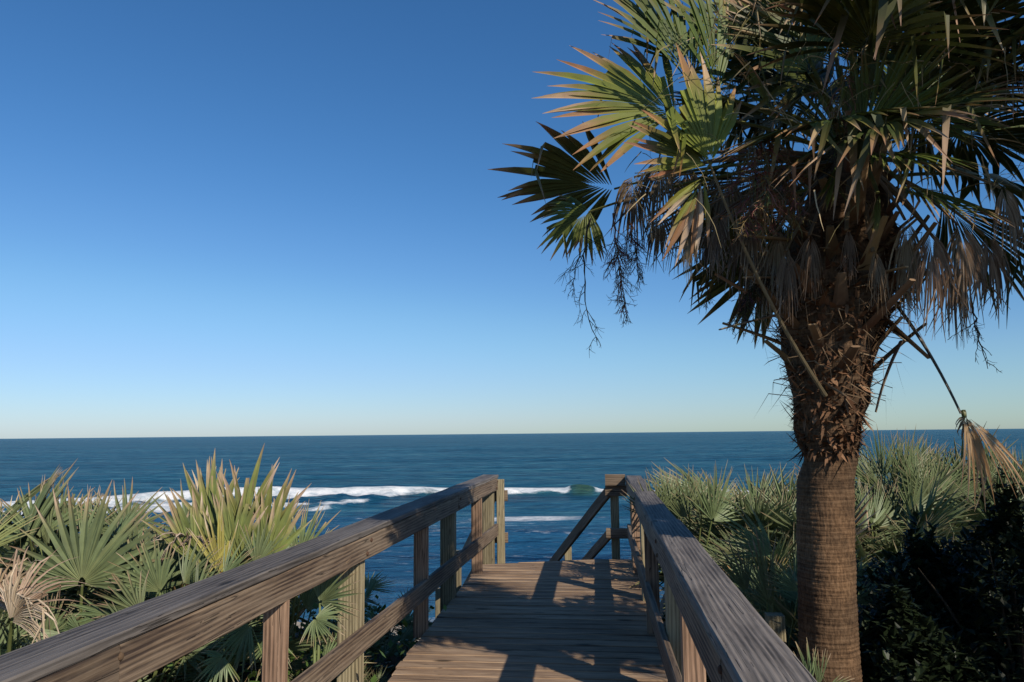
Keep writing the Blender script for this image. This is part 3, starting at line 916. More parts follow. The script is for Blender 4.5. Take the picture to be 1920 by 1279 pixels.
for hx, hy, tx, ty, yy, sp in ((400, 985, 385, 845, 4.7, 60), (395, 960, 400, 862, 4.9, 50), (455, 985, 470, 838, 4.6, 55), (490, 1000, 540, 880, 4.8, 60), (440, 1030, 440, 900, 4.5, 60), (375, 1040, 325, 915, 4.4, 60), (500, 1040, 520, 915, 4.6, 70)):
    leaf_hero(h2, hx, hy + 25, yy, tx, ty, yy + 0.1, nseg=10, spread=R_(sp), nrm=Vector((0.5, -1, 0.2)), width=1.45, **PY)
leaf_hero(h2, 415, 1080, 4.4, 395, 940, 4.4, nseg=14, spread=R_(60), nrm=Vector((0.4, -1, 0.1)), **{**PY, 'green': (0.26, 0.22, 0.06)})
leaf_hero(h2, 355, 1030, 4.5, 350, 950, 4.3, nseg=14, spread=R_(90), **PD)
leaf_hero(h2, 480, 1060, 4.4, 505, 965, 4.5, nseg=14, spread=R_(80), **PG)
h3 = lplant(545, 5.2, 'green palmetto beside the yellowish one, spreading towards the railing')
for hx, hy, tx, ty, yy, sp in ((560, 1050, 590, 930, 5.1, 90), (530, 1020, 520, 920, 5.3, 80), (570, 1075, 630, 985, 5.2, 120), (520, 1065, 500, 975, 5.0, 110)):
    leaf_hero(h3, hx, hy, yy, tx, ty, yy + 0.15, nseg=18, spread=R_(sp), **{**PG, 'tip': 0.2})
h4 = lplant(35, 3.6, 'palmetto with a curled dead tan frond at the left edge')
leaf_hero(h4, 25, 1150, 3.4, 60, 985, 3.5, nseg=26, spread=R_(140), **{**PD, 'grav': 0.25})
leaf_hero(h4, 20, 1165, 3.3, 95, 1060, 3.2, nseg=22, spread=R_(120), **PD)
leaf_hero(h4, -10, 1130, 3.4, -40, 990, 3.4, nseg=22, spread=R_(140), **PD)
leaf_hero(h4, -60, 1050, 3.5, 60, 950, 3.7, nseg=14, spread=R_(50), **{**PG, 'green': (0.2, 0.21, 0.08)})
leaf_hero(h4, 120, 1190, 3.6, 60, 1240, 3.4, nseg=18, spread=R_(160), **PG)
leaf_hero(h4, 90, 1195, 3.7, 95, 1110, 3.7, nseg=18, spread=R_(120), **PG)
h5 = lplant(600, 4.0, 'low palmetto with drooping fans showing between the left railing posts')
for hx, hy, tx, ty, yy, sp, nn in ((600, 1130, 665, 1065, 4.3, 150, Vector((.3, -1, .6))), (520, 1190, 480, 1270, 4.0, 150, Vector((.2, -.6, 1))), (470, 1170, 400, 1270, 3.9, 120, Vector((.2, -.6, 1))),
                                   (590, 1160, 640, 1190, 4.2, 180, Vector((.3, -1, .8))), (420, 1230, 370, 1300, 3.7, 160, Vector((.2, -.7, 1)))):
    leaf_hero(h5, hx, hy, yy, tx, ty, yy - 0.05, nseg=20, spread=R_(sp), nrm=nn, **{**PG, 'grav': 0.12})

def auto_field(pts, base_seed, **kw):
    for i, (x, y, s, nf) in enumerate(pts):
        palmetto(x, y, s, nf, base_seed + i, **kw)

# left fill behind the heroes
lf = []
for i, (px, Y, s) in enumerate(((-60, 5.2, .78), (40, 5.4, .80), (120, 5.9, .80), (200, 5.5, .74), (290, 5.6, .70), (370, 5.7, .72), (470, 5.9, .70), (560, 5.7, .60),
                                (-20, 4.4, .66), (110, 3.7, .55), (230, 4.2, .56), (320, 4.6, .62), (250, 3.4, .46), (390, 4.0, .50), (520, 4.4, .52), (610, 5.0, .48), (-80, 6.3, .85), (60, 6.6, .82), (180, 6.5, .8), (330, 6.4, .72))):
    p = at(px, 900, Y)
    lf.append((p.x, Y, s, 12))
for (px, Y, s) in ((-40, 4.9, .86), (70, 5.0, .84), (150, 5.2, .84), (225, 5.1, .80), (300, 5.2, .76), (20, 4.0, .62), (310, 4.9, .66), (380, 4.6, .62), (60, 3.5, .48), (180, 3.6, .5), (300, 3.6, .46),
                   (340, 3.9, .5), (450, 4.3, .5), (580, 4.6, .5), (640, 5.3, .42), (690, 5.8, .36), (440, 3.7, .42), (510, 4.9, .6)):
    p = at(px, 900, Y)
    lf.append((p.x, Y, s, 12))
L_START = len(PLANTS)
lf = [(x, y, s * ((1.2 if x < -3.6 else 1.34) if y > 4.8 else 1.2) * (1.0 if x < -2.2 else 0.8), nf) for x, y, s, nf in lf]
auto_field(lf, 1000, kinds=(1.0, 0.06, 0.06), lean=(4, 58))
for i, (px, Y, s) in enumerate(((665, 8.4, .66), (735, 7.2, .50), (700, 6.6, .45), (640, 7.0, .50), (760, 7.9, .5), (770, 8.6, .5), (725, 8.2, .6))):
    p = at(px, 1000, Y)
    palmetto(p.x, Y, s, 9, 1400 + i, kinds=(1, 0, 0.05))
L_END = len(PLANTS)

# right thicket
rf = []
rr_ = random.Random(55)
for (px, Y, s) in ((1290, 7.6, .98), (1345, 8.4, .95), (1265, 9.2, .92), (1390, 7.2, .82), (1440, 8.0, .86), (1330, 6.6, .62), (1420, 6.2, .66), (1490, 6.9, .80), (1380, 5.6, .50),
                   (1460, 5.4, .60), (1540, 7.6, .86), (1590, 8.6, .98), (1640, 8.0, 1.0), (1690, 8.9, 1.10), (1660, 7.0, .85), (1720, 7.6, .95), (1760, 8.5, 1.02), (1810, 7.8, .95), (1850, 8.8, 1.05),
                   (1900, 8.0, 1.02), (1930, 9.2, 1.12), (1780, 6.9, .66), (1860, 7.0, .66), (1580, 6.2, .62), (1690, 8.2, 1.12), (1630, 9.2, 1.2), (1560, 8.9, 1.1), (1780, 9.2, 1.2), (1300, 8.3, 1.05), (1240, 8.6, .85), (1500, 9.4, 1.0), (1420, 9.6, 1.0), (1560, 10.2, 1.05),
                   (1640, 10.0, 1.12), (1750, 10.0, 1.15), (1860, 10.2, 1.15), (1330, 10.2, .95), (1700, 9.6, 1.25), (1820, 9.5, 1.22), (1890, 9.7, 1.25)):
    p = at(px, 1000, Y)
    s2 = s * (1.36 if px < 1480 and Y > 6.5 else 1.2)
    rf.append((max(p.x, 1.0 + 0.45 * s2), Y, s2, 14))
for (x, y, s) in ((1.45, 5.2, .80), (1.25, 5.6, .82), (1.3, 6.1, .85), (1.55, 5.0, .85), (1.3, 6.9, .85), (1.6, 5.7, .95), (1.7, 6.6, 1.0)):
    rf.append((x, y, s, 15))
for (px, Y, s) in ((1665, 5.6, .75), (1720, 6.1, .8), (1800, 5.9, .85), (1650, 5.1, .6)):
    rf.append((at(px, 1000, Y).x, Y, s, 13))
R_START = len(PLANTS)
auto_field(rf, 2000, kinds=(1.0, 0.03, 0.05), lean=(3, 56))
R_END = len(PLANTS)
h6 = empty('palmetto', (at(1510, 1200, 3.75).x - 0.1, 3.75, -0.3))
link('stem', P_STEM[1], h6)
tag(h6, 'small palmetto with upright pale leaves at the foot of the palm trunk', 'palmetto', 'palmettos right of the boardwalk')
for hx, hy, tx, ty, yy, sp in ((1520, 1285, 1500, 1195, 3.55, 60), (1535, 1290, 1540, 1205, 3.5, 40), (1545, 1300, 1600, 1270, 3.5, 50)):
    leaf_hero(h6, hx, hy, yy, tx, ty, yy, nseg=9, spread=R_(sp), **PG)
h7 = empty('palmetto', (at(1440, 1100, 5.0).x, 5.0, -0.3))
link('stem', P_STEM[1], h7)
tag(h7, 'palmetto with long narrow pale leaves just left of the palm trunk', 'palmetto', 'palmettos right of the boardwalk')
for hx, hy, tx, ty, yy, sp in ((1440, 1130, 1420, 990, 5.0, 60), (1400, 1110, 1365, 1010, 5.1, 80), (1450, 1040, 1345, 960, 5.2, 90), (1500, 1110, 1430, 1060, 5.0, 70), (1580, 1090, 1640, 1040, 5.0, 70), (1600, 1130, 1660, 1100, 4.9, 60)):
    leaf_hero(h7, hx, hy, yy, tx, ty, yy, nseg=13, spread=R_(sp), **PG)

def rplant(px, Y, label):
    p = at(px, 1000, Y)
    r = empty('palmetto', (p.x, Y, zg(p.x, Y)))
    link('stem', P_STEM[2], r)
    tag(r, label, 'palmetto', 'palmettos right of the boardwalk')
    return r
PR = dict(width=0.95, green=(0.118, 0.155, 0.070), yellow=(0.22, 0.25, 0.12), brown=(0.28, 0.19, 0.11), tan=(0.50, 0.41, 0.30), fused=0.30, costa=0.03, fold=0.7, grav=0.02, arch=0.02, tip=0.08, broken=0.03)
for px, Y, top, n_, label in ((1290, 7.6, 842, 9, 'stiff spiky palmetto just beyond the right railing, highest of those left of the trunk'),
                              (1400, 7.9, 868, 8, 'spiky palmetto midway between the right railing and the palm trunk'),
                              (1470, 8.3, 850, 7, 'spiky palmetto directly left of the palm trunk against the sea'),
                              (1680, 8.6, 790, 10, 'tall palmetto right of the trunk whose tips rise above the horizon'),
                              (1760, 8.4, 815, 9, 'upright pale palmetto left of the snapped hanging frond'),
                              (1640, 7.8, 850, 8, 'pale upright palmetto touching the right side of the palm trunk'),
                              (1890, 8.8, 790, 9, 'dark upright palmetto behind the snapped frond at the right edge')):
    r = rplant(px, Y, label)
    for i in range(n_):
        u = (i + 0.5) / n_ - 0.5
        hx = px + u * 130 + hrg.uniform(-12, 12)
        ty = top + abs(u) * 60 + hrg.uniform(0, 45)
        L_ = hrg.uniform(78, 105)
        an = u * 1.1 + hrg.uniform(-0.25, 0.25)
        yy = Y + hrg.uniform(-0.35, 0.35)
        tx = hx + L_ * math.sin(an)
        leaf_hero(r, hx, ty + L_ * math.cos(an), yy, tx, ty, yy, nseg=hrg.randint(15, 20), spread=R_(hrg.uniform(85, 150)), nrm=Vector((hrg.uniform(-.3, 1.0), -1, hrg.uniform(0, .5))), **PR)

def ordinal(i):
    return ['first', 'second', 'third', 'fourth', 'fifth', 'sixth', 'seventh', 'eighth', 'ninth', 'tenth', 'eleventh', 'twelfth', 'thirteenth', 'fourteenth', 'fifteenth', 'sixteenth', 'seventeenth', 'eighteenth', 'nineteenth', 'twentieth', 'twenty-first', 'twenty-second', 'twenty-third', 'twenty-fourth', 'twenty-fifth'][i]
def label_field(roots, where, group, edges):
    rows = {}
    for r in roots:
        row = sum(r.location.y > e for e in edges)
        rows.setdefault(row, []).append(r)
    names = ['front', 'middle', 'back', 'rearmost']
    for row, rs in rows.items():
        rs.sort(key=lambda r: project(r.location)[0])
        for i, r in enumerate(rs):
            tag(r, 'palmetto in the %s row %s, %s from the left' % (names[row], where, ordinal(i)), 'palmetto', group)
label_field(PLANTS[L_START:L_END], 'left of the boardwalk', 'palmettos left of the boardwalk', (4.7, 6.1, 6.8))
label_field(PLANTS[R_START:R_END], 'right of the boardwalk', 'palmettos right of the boardwalk', (6.3, 7.9, 9.1))

# low leafy ground cover
def ground_cover():
    mb = MB()
    rg = random.Random(77)
    def leafat(p, s, c):
        az = rg.uniform(0, 6.283)
        el = rg.uniform(0.1, 1.1)
        d = Vector((math.cos(az) * math.cos(el), math.sin(az) * math.cos(el), math.sin(el)))
        wv = d.cross(Vector((0, 0, 1))).normalized() * s * 0.32
        mb.add([p, p + d * s * 0.5 + wv, p + d * s, p + d * s * 0.5 - wv], [(0, 1, 2, 3)], [c] * 4)
    for _ in range(9000):
        if rg.random() < 0.5:
            x, y = rg.uniform(-6.5, -1.55), rg.uniform(2.2, 8.5)
        else:
            x, y = rg.uniform(0.6, 6.5), rg.uniform(3.5, 11)
        dens = noise.noise(Vector((x * 1.1, y * 1.1, 8)))
        if dens < -0.05: continue
        z = zg(x, y) + rg.random() ** 1.5 * 0.45 * max(0, dens + 0.3)
        g = rg.uniform(0.6, 1.2)
        leafat(Vector((x, y, z)), rg.uniform(0.05, 0.11), (0.055 * g, 0.095 * g, 0.025 * g))
    # leafy vine by the railing at lower left and between posts
    for cx, cy, cz, n_, rad in ((-2.35, 2.95, 0.25, 260, 0.28), (-2.0, 5.0, 0.0, 420, 0.45), (-1.9, 6.2, -0.1, 300, 0.4), (-2.2, 4.2, 0.0, 260, 0.4)):
        for _ in range(n_):
            p = Vector((cx + rg.gauss(0, rad * .6), cy + rg.gauss(0, rad * .6), cz + rg.gauss(0, rad * .45)))
            g = rg.uniform(0.7, 1.3)
            leafat(p, rg.uniform(0.04, 0.08), (0.075 * g, 0.13 * g, 0.025 * g))
    tag(link('ground_cover', mb.mesh('ground_cover', M_COVER)), 'low green leaves covering the dune under the palmettos', 'ground cover', kind='stuff')
ground_cover()

# ------------------------------------------------------------------ sabal palms
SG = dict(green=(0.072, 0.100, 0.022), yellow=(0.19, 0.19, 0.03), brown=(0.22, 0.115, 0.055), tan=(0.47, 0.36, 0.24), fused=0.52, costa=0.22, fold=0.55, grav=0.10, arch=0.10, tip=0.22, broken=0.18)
SDD = dict(green=(0.085, 0.115, 0.026), brown=(0.14, 0.09, 0.052), tan=(0.56, 0.46, 0.33), fused=0.28, costa=0.2, fold=0.9, grav=1.1, arch=0.12, tip=0.8, dead=1.0, broken=0.4, curl=0.6, width=1.6)

def lathe(pts, sides, bumpf, name, mat):
    vs_, fs_ = [], []
    for j, (c, r) in enumerate(pts):
        for q in range(sides):
            a = 2 * math.pi * q / sides
            rr2 = r + bumpf(a, c.z, r)
            vs_.append(Vector((c.x + rr2 * math.cos(a), c.y + rr2 * math.sin(a), c.z)))
    for j in range(len(pts) - 1):
        for q in range(sides):
            a, b = j * sides + q, j * sides + (q + 1) % sides
            fs_.append((a, b, b + sides, a + sides))
    n_ = len(pts) - 1
    fs_.append(tuple(n_ * sides + q for q in range(sides)))
    mb = MB(); mb.add(vs_, fs_, [(1, 1, 1)] * len(vs_))
    return mb.mesh(name, mat, True)

def interp(tab, z):
    for (z0, *a), (z1, *b) in zip(tab, tab[1:]):
        if z <= z1:
            t = max(0, (z - z0) / (z1 - z0))
            return [a[k] + (b[k] - a[k]) * t for k in range(len(a))]
    return list(tab[-1][1:])

TY = 3.91
palm = empty('sabal_palm', (at(1555, 1260, TY).x, TY, zg(1.07, TY) - 0.05))
tag(palm, 'sabal palm with ringed brown trunk and ragged fan crown beside the right railing', 'palm tree')
po = palm.location
prof = []      # (z, xcentre, radius) read off the photograph at the trunk's distance
for py, xc, wpx in ((1420, 1556, 124), (1260, 1554, 118), (1200, 1552, 114), (1050, 1549, 110), (900, 1547, 106), (862, 1557, 100), (845, 1556, 104)):
    p = at(xc, py, TY)
    prof.append((p.z, p.x, wpx / FPX * TY / 2 * 0.87))
prof.insert(0, (po.z - 0.1, prof[0][1], prof[0][2] * 1.12))
zs = np.linspace(prof[0][0], prof[-1][0], 300)
def ringb(a, z, r):
    ph = z * 2 * math.pi / 0.021 + 1.4 * noise.noise(Vector((math.cos(a) * 1.2, math.sin(a) * 1.2, z * 3)))
    n1 = noise.noise(Vector((math.cos(a) * 3, math.sin(a) * 3, z * 9)))
    n2 = noise.noise(Vector((math.cos(a) * 14, math.sin(a) * 14, z * 26)))
    n3 = noise.noise(Vector((math.cos(a) * 1.1, math.sin(a) * 1.1, z * 1.4 + 5)))
    return 0.0016 * math.sin(ph) + 0.003 * n1 + 0.004 * n2 + 0.011 * n3
pts = []
for z in zs:
    x, r = interp(prof, z)
    pts.append((Vector((x - po.x, TY - po.y, z - po.z)), r))
link('trunk', lathe(pts, 72, ringb, 'trunk', M_TRUNK), palm)
prof2 = []
for py, xc, wpx in ((850, 1556, 96), (835, 1555, 112), (800, 1553, 124), (750, 1557, 142), (700, 1555, 156), (650, 1555, 178), (600, 1562, 212), (540, 1568, 222), (470, 1575, 205), (400, 1585, 175), (300, 1598, 120), (240, 1604, 60)):
    p = at(xc, py, TY)
    prof2.append((p.z, p.x, wpx / FPX * TY / 2 * 0.88))
zs = np.linspace(prof2[0][0], prof2[-1][0], 120)
def shagb(a, z, r):
    return 0.016 * noise.noise(Vector((math.cos(a) * 9, math.sin(a) * 9, z * 9))) + 0.02 * noise.noise(Vector((math.cos(a) * 3, math.sin(a) * 3, z * 4)))
pts = []
for z in zs:
    x, r = interp(prof2, z)
    pts.append((Vector((x - po.x, TY - po.y, z - po.z)), r))
link('leaf_base_sheath', lathe(pts, 56, shagb, 'leaf_base_sheath', M_TRUNK), palm)

def shag():
    """torn chips of old leaf bases and fibre on the upper trunk"""
    mb = MB(); rg = random.Random(31)
    z0, z1 = prof2[0][0], at(1570, 430, TY).z
    for _ in range(2600):
        z = z0 + (z1 - z0) * rg.random() ** 1.25
        a = rg.uniform(0, 2 * math.pi)
        x, r = interp(prof2, z)
        rad = Vector((math.cos(a), math.sin(a), 0))
        tan_ = Vector((-math.sin(a), math.cos(a), 0))
        p = Vector((x, TY, z)) + rad * (r - 0.01) - po
        l = rg.uniform(0.025, 0.075)
        if rg.random() < 0.12: l *= 2
        wv = tan_ * rg.uniform(0.004, 0.016)
        d = (Vector((0, 0, rg.uniform(-0.9, 1.0))) + rad * rg.uniform(0.35, 1.0) + tan_ * rg.uniform(-0.5, 0.5)).normalized()
        cu_ = Vector((0, 0, rg.uniform(-0.5, 0.5))) * l * 0.5
        g = rg.uniform(0.45, 1.3)
        c = mixc((0.10, 0.05, 0.026), (0.21, 0.12, 0.065), rg.random())
        c = tuple(q * g for q in c)
        mb.add([p - wv, p + wv, p + d * l * .6 + wv * .8 + cu_ * .4, p + d * l * .6 - wv * .8 + cu_ * .4, p + d * l + cu_], [(0, 1, 2, 3), (3, 2, 4)], [c] * 5)
    for _ in range(260):      # loose fibres
        z = z0 + (z1 - z0) * (0.25 + 0.75 * rg.random())
        a = rg.uniform(0, 2 * math.pi)
        x, r = interp(prof2, z)
        rad = Vector((math.cos(a), math.sin(a), 0)); tan_ = Vector((-math.sin(a), math.cos(a), 0))
        p = Vector((x, TY, z)) + rad * r - po
        l = rg.uniform(0.08, 0.28)
        q1 = p + rad * l * rg.uniform(.2, .6) + tan_ * l * rg.uniform(-.6, .6) + Vector((0, 0, l * rg.uniform(-.4, .5)))
        q2 = q1 + rad * l * rg.uniform(-.1, .4) + tan_ * l * rg.uniform(-.5, .5) + Vector((0, 0, -l * rg.uniform(0, .8)))
        c = mixc((0.10, 0.06, 0.03), (0.28, 0.20, 0.12), rg.random())
        wv = Vector((0, 0, 0.002)) + tan_ * 0.0015
        mb.add([p - wv, p + wv, q1 + wv, q1 - wv, q2], [(0, 1, 2, 3), (3, 2, 4)], [c] * 5)
    o = link('leaf_base_fibre', mb.mesh('leaf_base_fibre', M_TWIG), palm)
    o['kind'] = 'stuff'
shag()

def boot(parent, p, d, L, w0, w1, thick, curve, col, col2, name='leaf_base'):
    """a cut or broken leaf stalk base: flat, channelled, tapering"""
    mb = MB()
    d = d.normalized()
    s1 = d.cross(Vector((0, 0, 1))).normalized()
    s2 = s1.cross(d)
    k = 7
    vs_, fs_, cs_ = [], [], []
    for i in range(k + 1):
        t = i / k
        c = p + d * L * t + curve * t * t
        w = w0 + (w1 - w0) * t ** 0.7
        th = thick * (1 - 0.4 * t)
        for u, v in ((-1, 0.2), (-0.5, 0.75), (0.5, 0.75), (1, 0.2), (0.55, -0.6), (-0.55, -0.6)):
            vs_.append(c + s1 * u * w / 2 + s2 * v * th / 2); cs_.append(mixc(col, col2, t))
    for i in range(k):
        for q in range(6):
            a, b = i * 6 + q, i * 6 + (q + 1) % 6
            fs_.append((a, b, b + 6, a + 6))
    fs_.append(tuple(range(6))); fs_.append(tuple(range(k * 6, k * 6 + 6))[::-1])
    mb.add(vs_, fs_, cs_)
    return link(name, mb.mesh(name, M_TWIG), parent)
brg = random.Random(9)
for i in range(52):
    t = (i + 0.5) / 52
    z = at(1565, 720, TY).z * (1 - t) + at(1590, 330, TY).z * t
    a = i * 2.399
    x, r = interp(prof2, z)
    rad = Vector((math.cos(a), math.sin(a), 0))
    p = Vector((x, TY, z)) + rad * (r - 0.03) - po
    d = rad * brg.uniform(0.5, 1.0) + Vector((0, 0, brg.uniform(0.5, 1.2)))
    g = brg.uniform(0.6, 1.2)
    boot(palm, p, d, brg.uniform(0.14, 0.42), brg.uniform(.06, .10), brg.uniform(0.03, 0.05), 0.03, rad * brg.uniform(-0.02, 0.06),
         tuple(g * q for q in (0.16, 0.085, 0.042)), tuple(g * q for q in (0.26, 0.18, 0.10)))
# broken stalks that stand out against the sky
def stalk(a, b, w0, w1, bow=(0, 0, 0), col=(0.13, 0.085, 0.05), col2=(0.30, 0.23, 0.15)):
    A_, B_ = at(*a) - po, at(*b) - po
    boot(palm, A_, B_ - A_, (B_ - A_).length, w0, w1, 0.018, Vector(bow), col, col2, name='leaf_stalk')
stalk((1470, 588, 3.75), (1350, 614, 3.6), 0.035, 0.028, (0, 0, -0.01))
stalk((1690, 640, 3.75), (1625, 765, 3.78), 0.075, 0.03, (0.04, 0, -.02), (0.14, 0.10, 0.07), (0.26, 0.20, 0.13))
stalk((1650, 590, 3.8), (1742, 672, 3.8), 0.07, 0.05)
stalk((1660, 610, 3.85), (1700, 640, 3.8), 0.08, 0.07)
stalk((1480, 450, 3.6), (1385, 440, 3.5), 0.04, 0.03)
stalk((1490, 520, 3.7), (1395, 520, 3.6), 0.035, 0.02)
stalk((1640, 480, 3.7), (1720, 410, 3.6), 0.05, 0.03)
stalk((1620, 520, 3.65), (1700, 500, 3.5), 0.05, 0.03)

HEART = at(1598, 300, TY)
def crown(hx, hy, Y, tx, ty, TYY, nrm=None, base=None, R=None, spread=180, nseg=36, bow=None, pr=0.011, pc=(0.13, 0.14, 0.04), prm=SG, seed=None, name='frond', **over):
    O, T = at(hx, hy, Y), at(tx, ty, TYY)
    A = T - O
    nn = nrm if nrm is not None else (SUN_TO + Vector((0, 0, 0.4)))
    kw = dict(prm); kw.update(over)
    kw['rg'] = random.Random(seed if seed is not None else int(hx * 7 + hy * 13 + tx))
    b = at(*base) if base is not None else HEART + (O - HEART).normalized() * 0.05
    return hero_frond(palm, O, A, nn, R or A.length, petiole_r=pr, pc=pc, mat=M_SABAL, name=name, base=b, bow=bow if bow is not None else Vector((0, 0, 0.10)), nseg=nseg, spread=R_(spread), **kw)

CAMN = Vector((0.25, -1.0, 0.25))
# the sunlit fan in front, its long stalk coming off the trunk
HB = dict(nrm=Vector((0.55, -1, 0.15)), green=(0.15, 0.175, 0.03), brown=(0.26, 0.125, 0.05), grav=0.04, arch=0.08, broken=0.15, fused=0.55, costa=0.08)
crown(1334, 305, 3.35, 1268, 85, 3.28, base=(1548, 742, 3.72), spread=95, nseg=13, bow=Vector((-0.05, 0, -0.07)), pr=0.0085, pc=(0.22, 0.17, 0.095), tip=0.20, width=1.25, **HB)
crown(1330, 310, 3.36, 1178, 225, 3.30, base=(1334, 305, 3.36), spread=95, nseg=12, bow=Vector((0, 0, 0)), pr=0.006, tip=0.24, width=1.15, **HB)
crown(1318, 330, 3.38, 1262, 480, 3.34, nrm=Vector((0.55, -1, 0.15)), base=(1334, 305, 3.36), spread=75, nseg=8, bow=Vector((0, 0, 0)), pr=0.006, tip=0.75, green=(0.15, 0.16, 0.03), grav=0.25, fused=0.45, broken=0.2, tan=(0.55, 0.45, 0.34))
crown(1266, 212, 3.9, 1022, 112, 3.85, nrm=Vector((0.5, -1, 0.3)), spread=135, nseg=24, tip=0.22, green=(0.13, 0.155, 0.028), brown=(0.26, 0.125, 0.05), grav=0.06, broken=0.3, fused=0.58, width=1.1, costa=0.12)
crown(1150, 352, 4.25, 945, 318, 4.35, nrm=Vector((-0.5, 0.6, 1.0)), spread=140, nseg=20, tip=0.12, grav=0.05, green=(0.05, 0.07, 0.02), fused=0.6, width=1.1)  # darkened green stands for the backlit, shaded underside
crown(1105, 395, 4.05, 1010, 455, 4.0, nrm=Vector((0.4, -1, 0.5)), spread=170, nseg=24, tip=0.12, grav=0.12, arch=0.35)
crown(1275, 120, 4.1, 1175, -60, 4.1, nrm=Vector((0.7, -1, 0.1)), spread=120, nseg=24, tip=0.15)
crown(1390, 110, 4.2, 1330, -130, 4.3, nrm=Vector((0.7, -1, 0.1)), spread=120, nseg=26, tip=0.15)
crown(1300, 165, 4.0, 1225, -95, 4.0, nrm=Vector((0.7, -1, 0.1)), spread=70, nseg=16, tip=0.12)
crown(1345, 180, 3.7, 1322, -70, 3.6, nrm=Vector((0.7, -1, 0.1)), spread=60, nseg=14, tip=0.14)
crown(1515, 135, 3.45, 1535, 8, 3.5, nrm=Vector((-0.9, -0.7, 0.2)), spread=120, nseg=20, tip=0.02, broken=0.0, grav=0.02, fold=0.35, fused=0.7)
crown(1610, 262, 3.35, 1770, 70, 3.05, nrm=Vector((0.75, 0.2, 0.5)), spread=110, nseg=26, tip=0.08, grav=0.04)
crown(1715, 235, 3.6, 1900, 150, 3.4, nrm=Vector((-0.1, -1, 0.5)), spread=110, nseg=22, tip=0.12)
crown(1640, 285, 3.3, 1850, 290, 3.0, nrm=Vector((0.1, -0.5, 1)), spread=175, nseg=36, tip=0.1, width=0.8)
crown(1700, 350, 3.5, 1900, 400, 3.3, nrm=Vector((0.2, -0.5, 1)), spread=150, nseg=32, tip=0.25, width=0.85)
crown(1575, 300, 3.45, 1548, 400, 3.4, nrm=Vector((0.6, -1, 0.2)), spread=40, nseg=7, tip=0.08, fused=0.6)
crown(1650, 360, 3.45, 1635, 455, 3.4, nrm=Vector((0.6, -1, 0.2)), spread=30, nseg=4, tip=0.3, fused=0.5)
crown(1450, 120, 3.9, 1420, -80, 3.8, nrm=Vector((0.6, -1, 0.2)), spread=100, nseg=24)
crown(1640, 90, 3.9, 1680, -120, 3.7, spread=160, nseg=34)
crown(1740, 110, 4.1, 1880, -40, 4.0, spread=160, nseg=34)
crown(1800, 250, 4.2, 1990, 220, 4.2, spread=160, nseg=34)
crown(1560, 60, 4.3, 1560, -150, 4.5, spread=170, nseg=34)
crown(1480, 190, 4.4, 1370, 60, 4.7, spread=170, nseg=34)
crown(1400, 260, 4.3, 1270, 210, 4.6, spread=170, nseg=34)
crown(1700, 180, 4.4, 1810, 60, 4.7, spread=170, nseg=34)
crown(1640, 40, 3.3, 1760, -40, 3.0, nrm=Vector((0.2, 0.6, 0.9)), spread=150, nseg=34)
crown(1440, 200, 3.7, 1395, 90, 3.5, spread=90, nseg=18)
crown(1540, 190, 4.0, 1500, 60, 4.0, spread=170, nseg=34)
crown(1650, 200, 4.0, 1760, 110, 4.1, spread=170, nseg=34)
# the rest of the crown, spiralling round the heart
crg = random.Random(21)
for i in range(64):
    t = (i + 0.5) / 64
    az = i * 2.399 + crg.uniform(-0.25, 0.25)
    el = R_(78 - 95 * t + crg.uniform(-8, 8))
    d = Vector((math.cos(az) * math.cos(el), math.sin(az) * math.cos(el), math.sin(el)))
    Lp = crg.uniform(0.45, 0.75)
    Rb = crg.uniform(0.6, 0.85)
    O = HEART + d * Lp + Vector((0, 0, -0.08 * t))
    ax = (d + Vector((0, 0, -0.25 - 0.3 * t))).normalized()
    tipx = project(O + ax * Rb)[0]
    tipy = project(O + ax * Rb)[1]
    if tipx < 1240 or O.y < 2.7: continue
    if O.y < 3.75 and O.x > 1.35 and O.z < 3.25: continue
    if project(O + ax * Rb * 0.5)[0] < 1430 and O.y < 4.0: continue
    if O.x > 1.45 and O.y > 4.05 and O.z < 3.5: continue
    if O.y < 4.3 and tipy > 330 and tipx < 1780: continue
    nn = Vector((0, 0, 1)) - d * d.z + d * 0.2
    kw = dict(SG); kw['rg'] = random.Random(700 + i); kw['green'] = (0.033, 0.050, 0.013); kw['tip'] = crg.choice((0.05, 0.08, 0.2)); kw['broken'] = 0.35; kw['grav'] = crg.uniform(0.02, 0.25); kw['arch'] = crg.uniform(-0.1, 0.25)  # darkened green paints deeper shade into these inner fronds
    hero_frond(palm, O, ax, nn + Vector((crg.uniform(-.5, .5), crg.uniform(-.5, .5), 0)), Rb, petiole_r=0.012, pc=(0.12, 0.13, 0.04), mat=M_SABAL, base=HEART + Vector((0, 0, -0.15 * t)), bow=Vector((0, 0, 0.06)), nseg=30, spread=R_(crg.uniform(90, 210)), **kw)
for i in range(16):      # unseen sun-side fronds above the picture, added to shade the crown
    O = Vector((crg.uniform(1.95, 2.7), crg.uniform(2.6, 3.6), crg.uniform(3.5, 4.2)))
    d = (O - HEART).normalized()
    ax = (d + Vector((crg.uniform(-.4, .4), crg.uniform(-.4, .4), -0.35))).normalized()
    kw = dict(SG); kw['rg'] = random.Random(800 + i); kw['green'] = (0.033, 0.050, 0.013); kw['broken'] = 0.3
    hero_frond(palm, O, ax, Vector((crg.uniform(-.4, .4), crg.uniform(-.4, .4), 1)), crg.uniform(0.65, 0.85), petiole_r=0.012, pc=(0.12, 0.13, 0.04), mat=M_SABAL, base=HEART, bow=Vector((0, 0, 0.08)), nseg=28, spread=R_(crg.uniform(150, 215)), **kw)
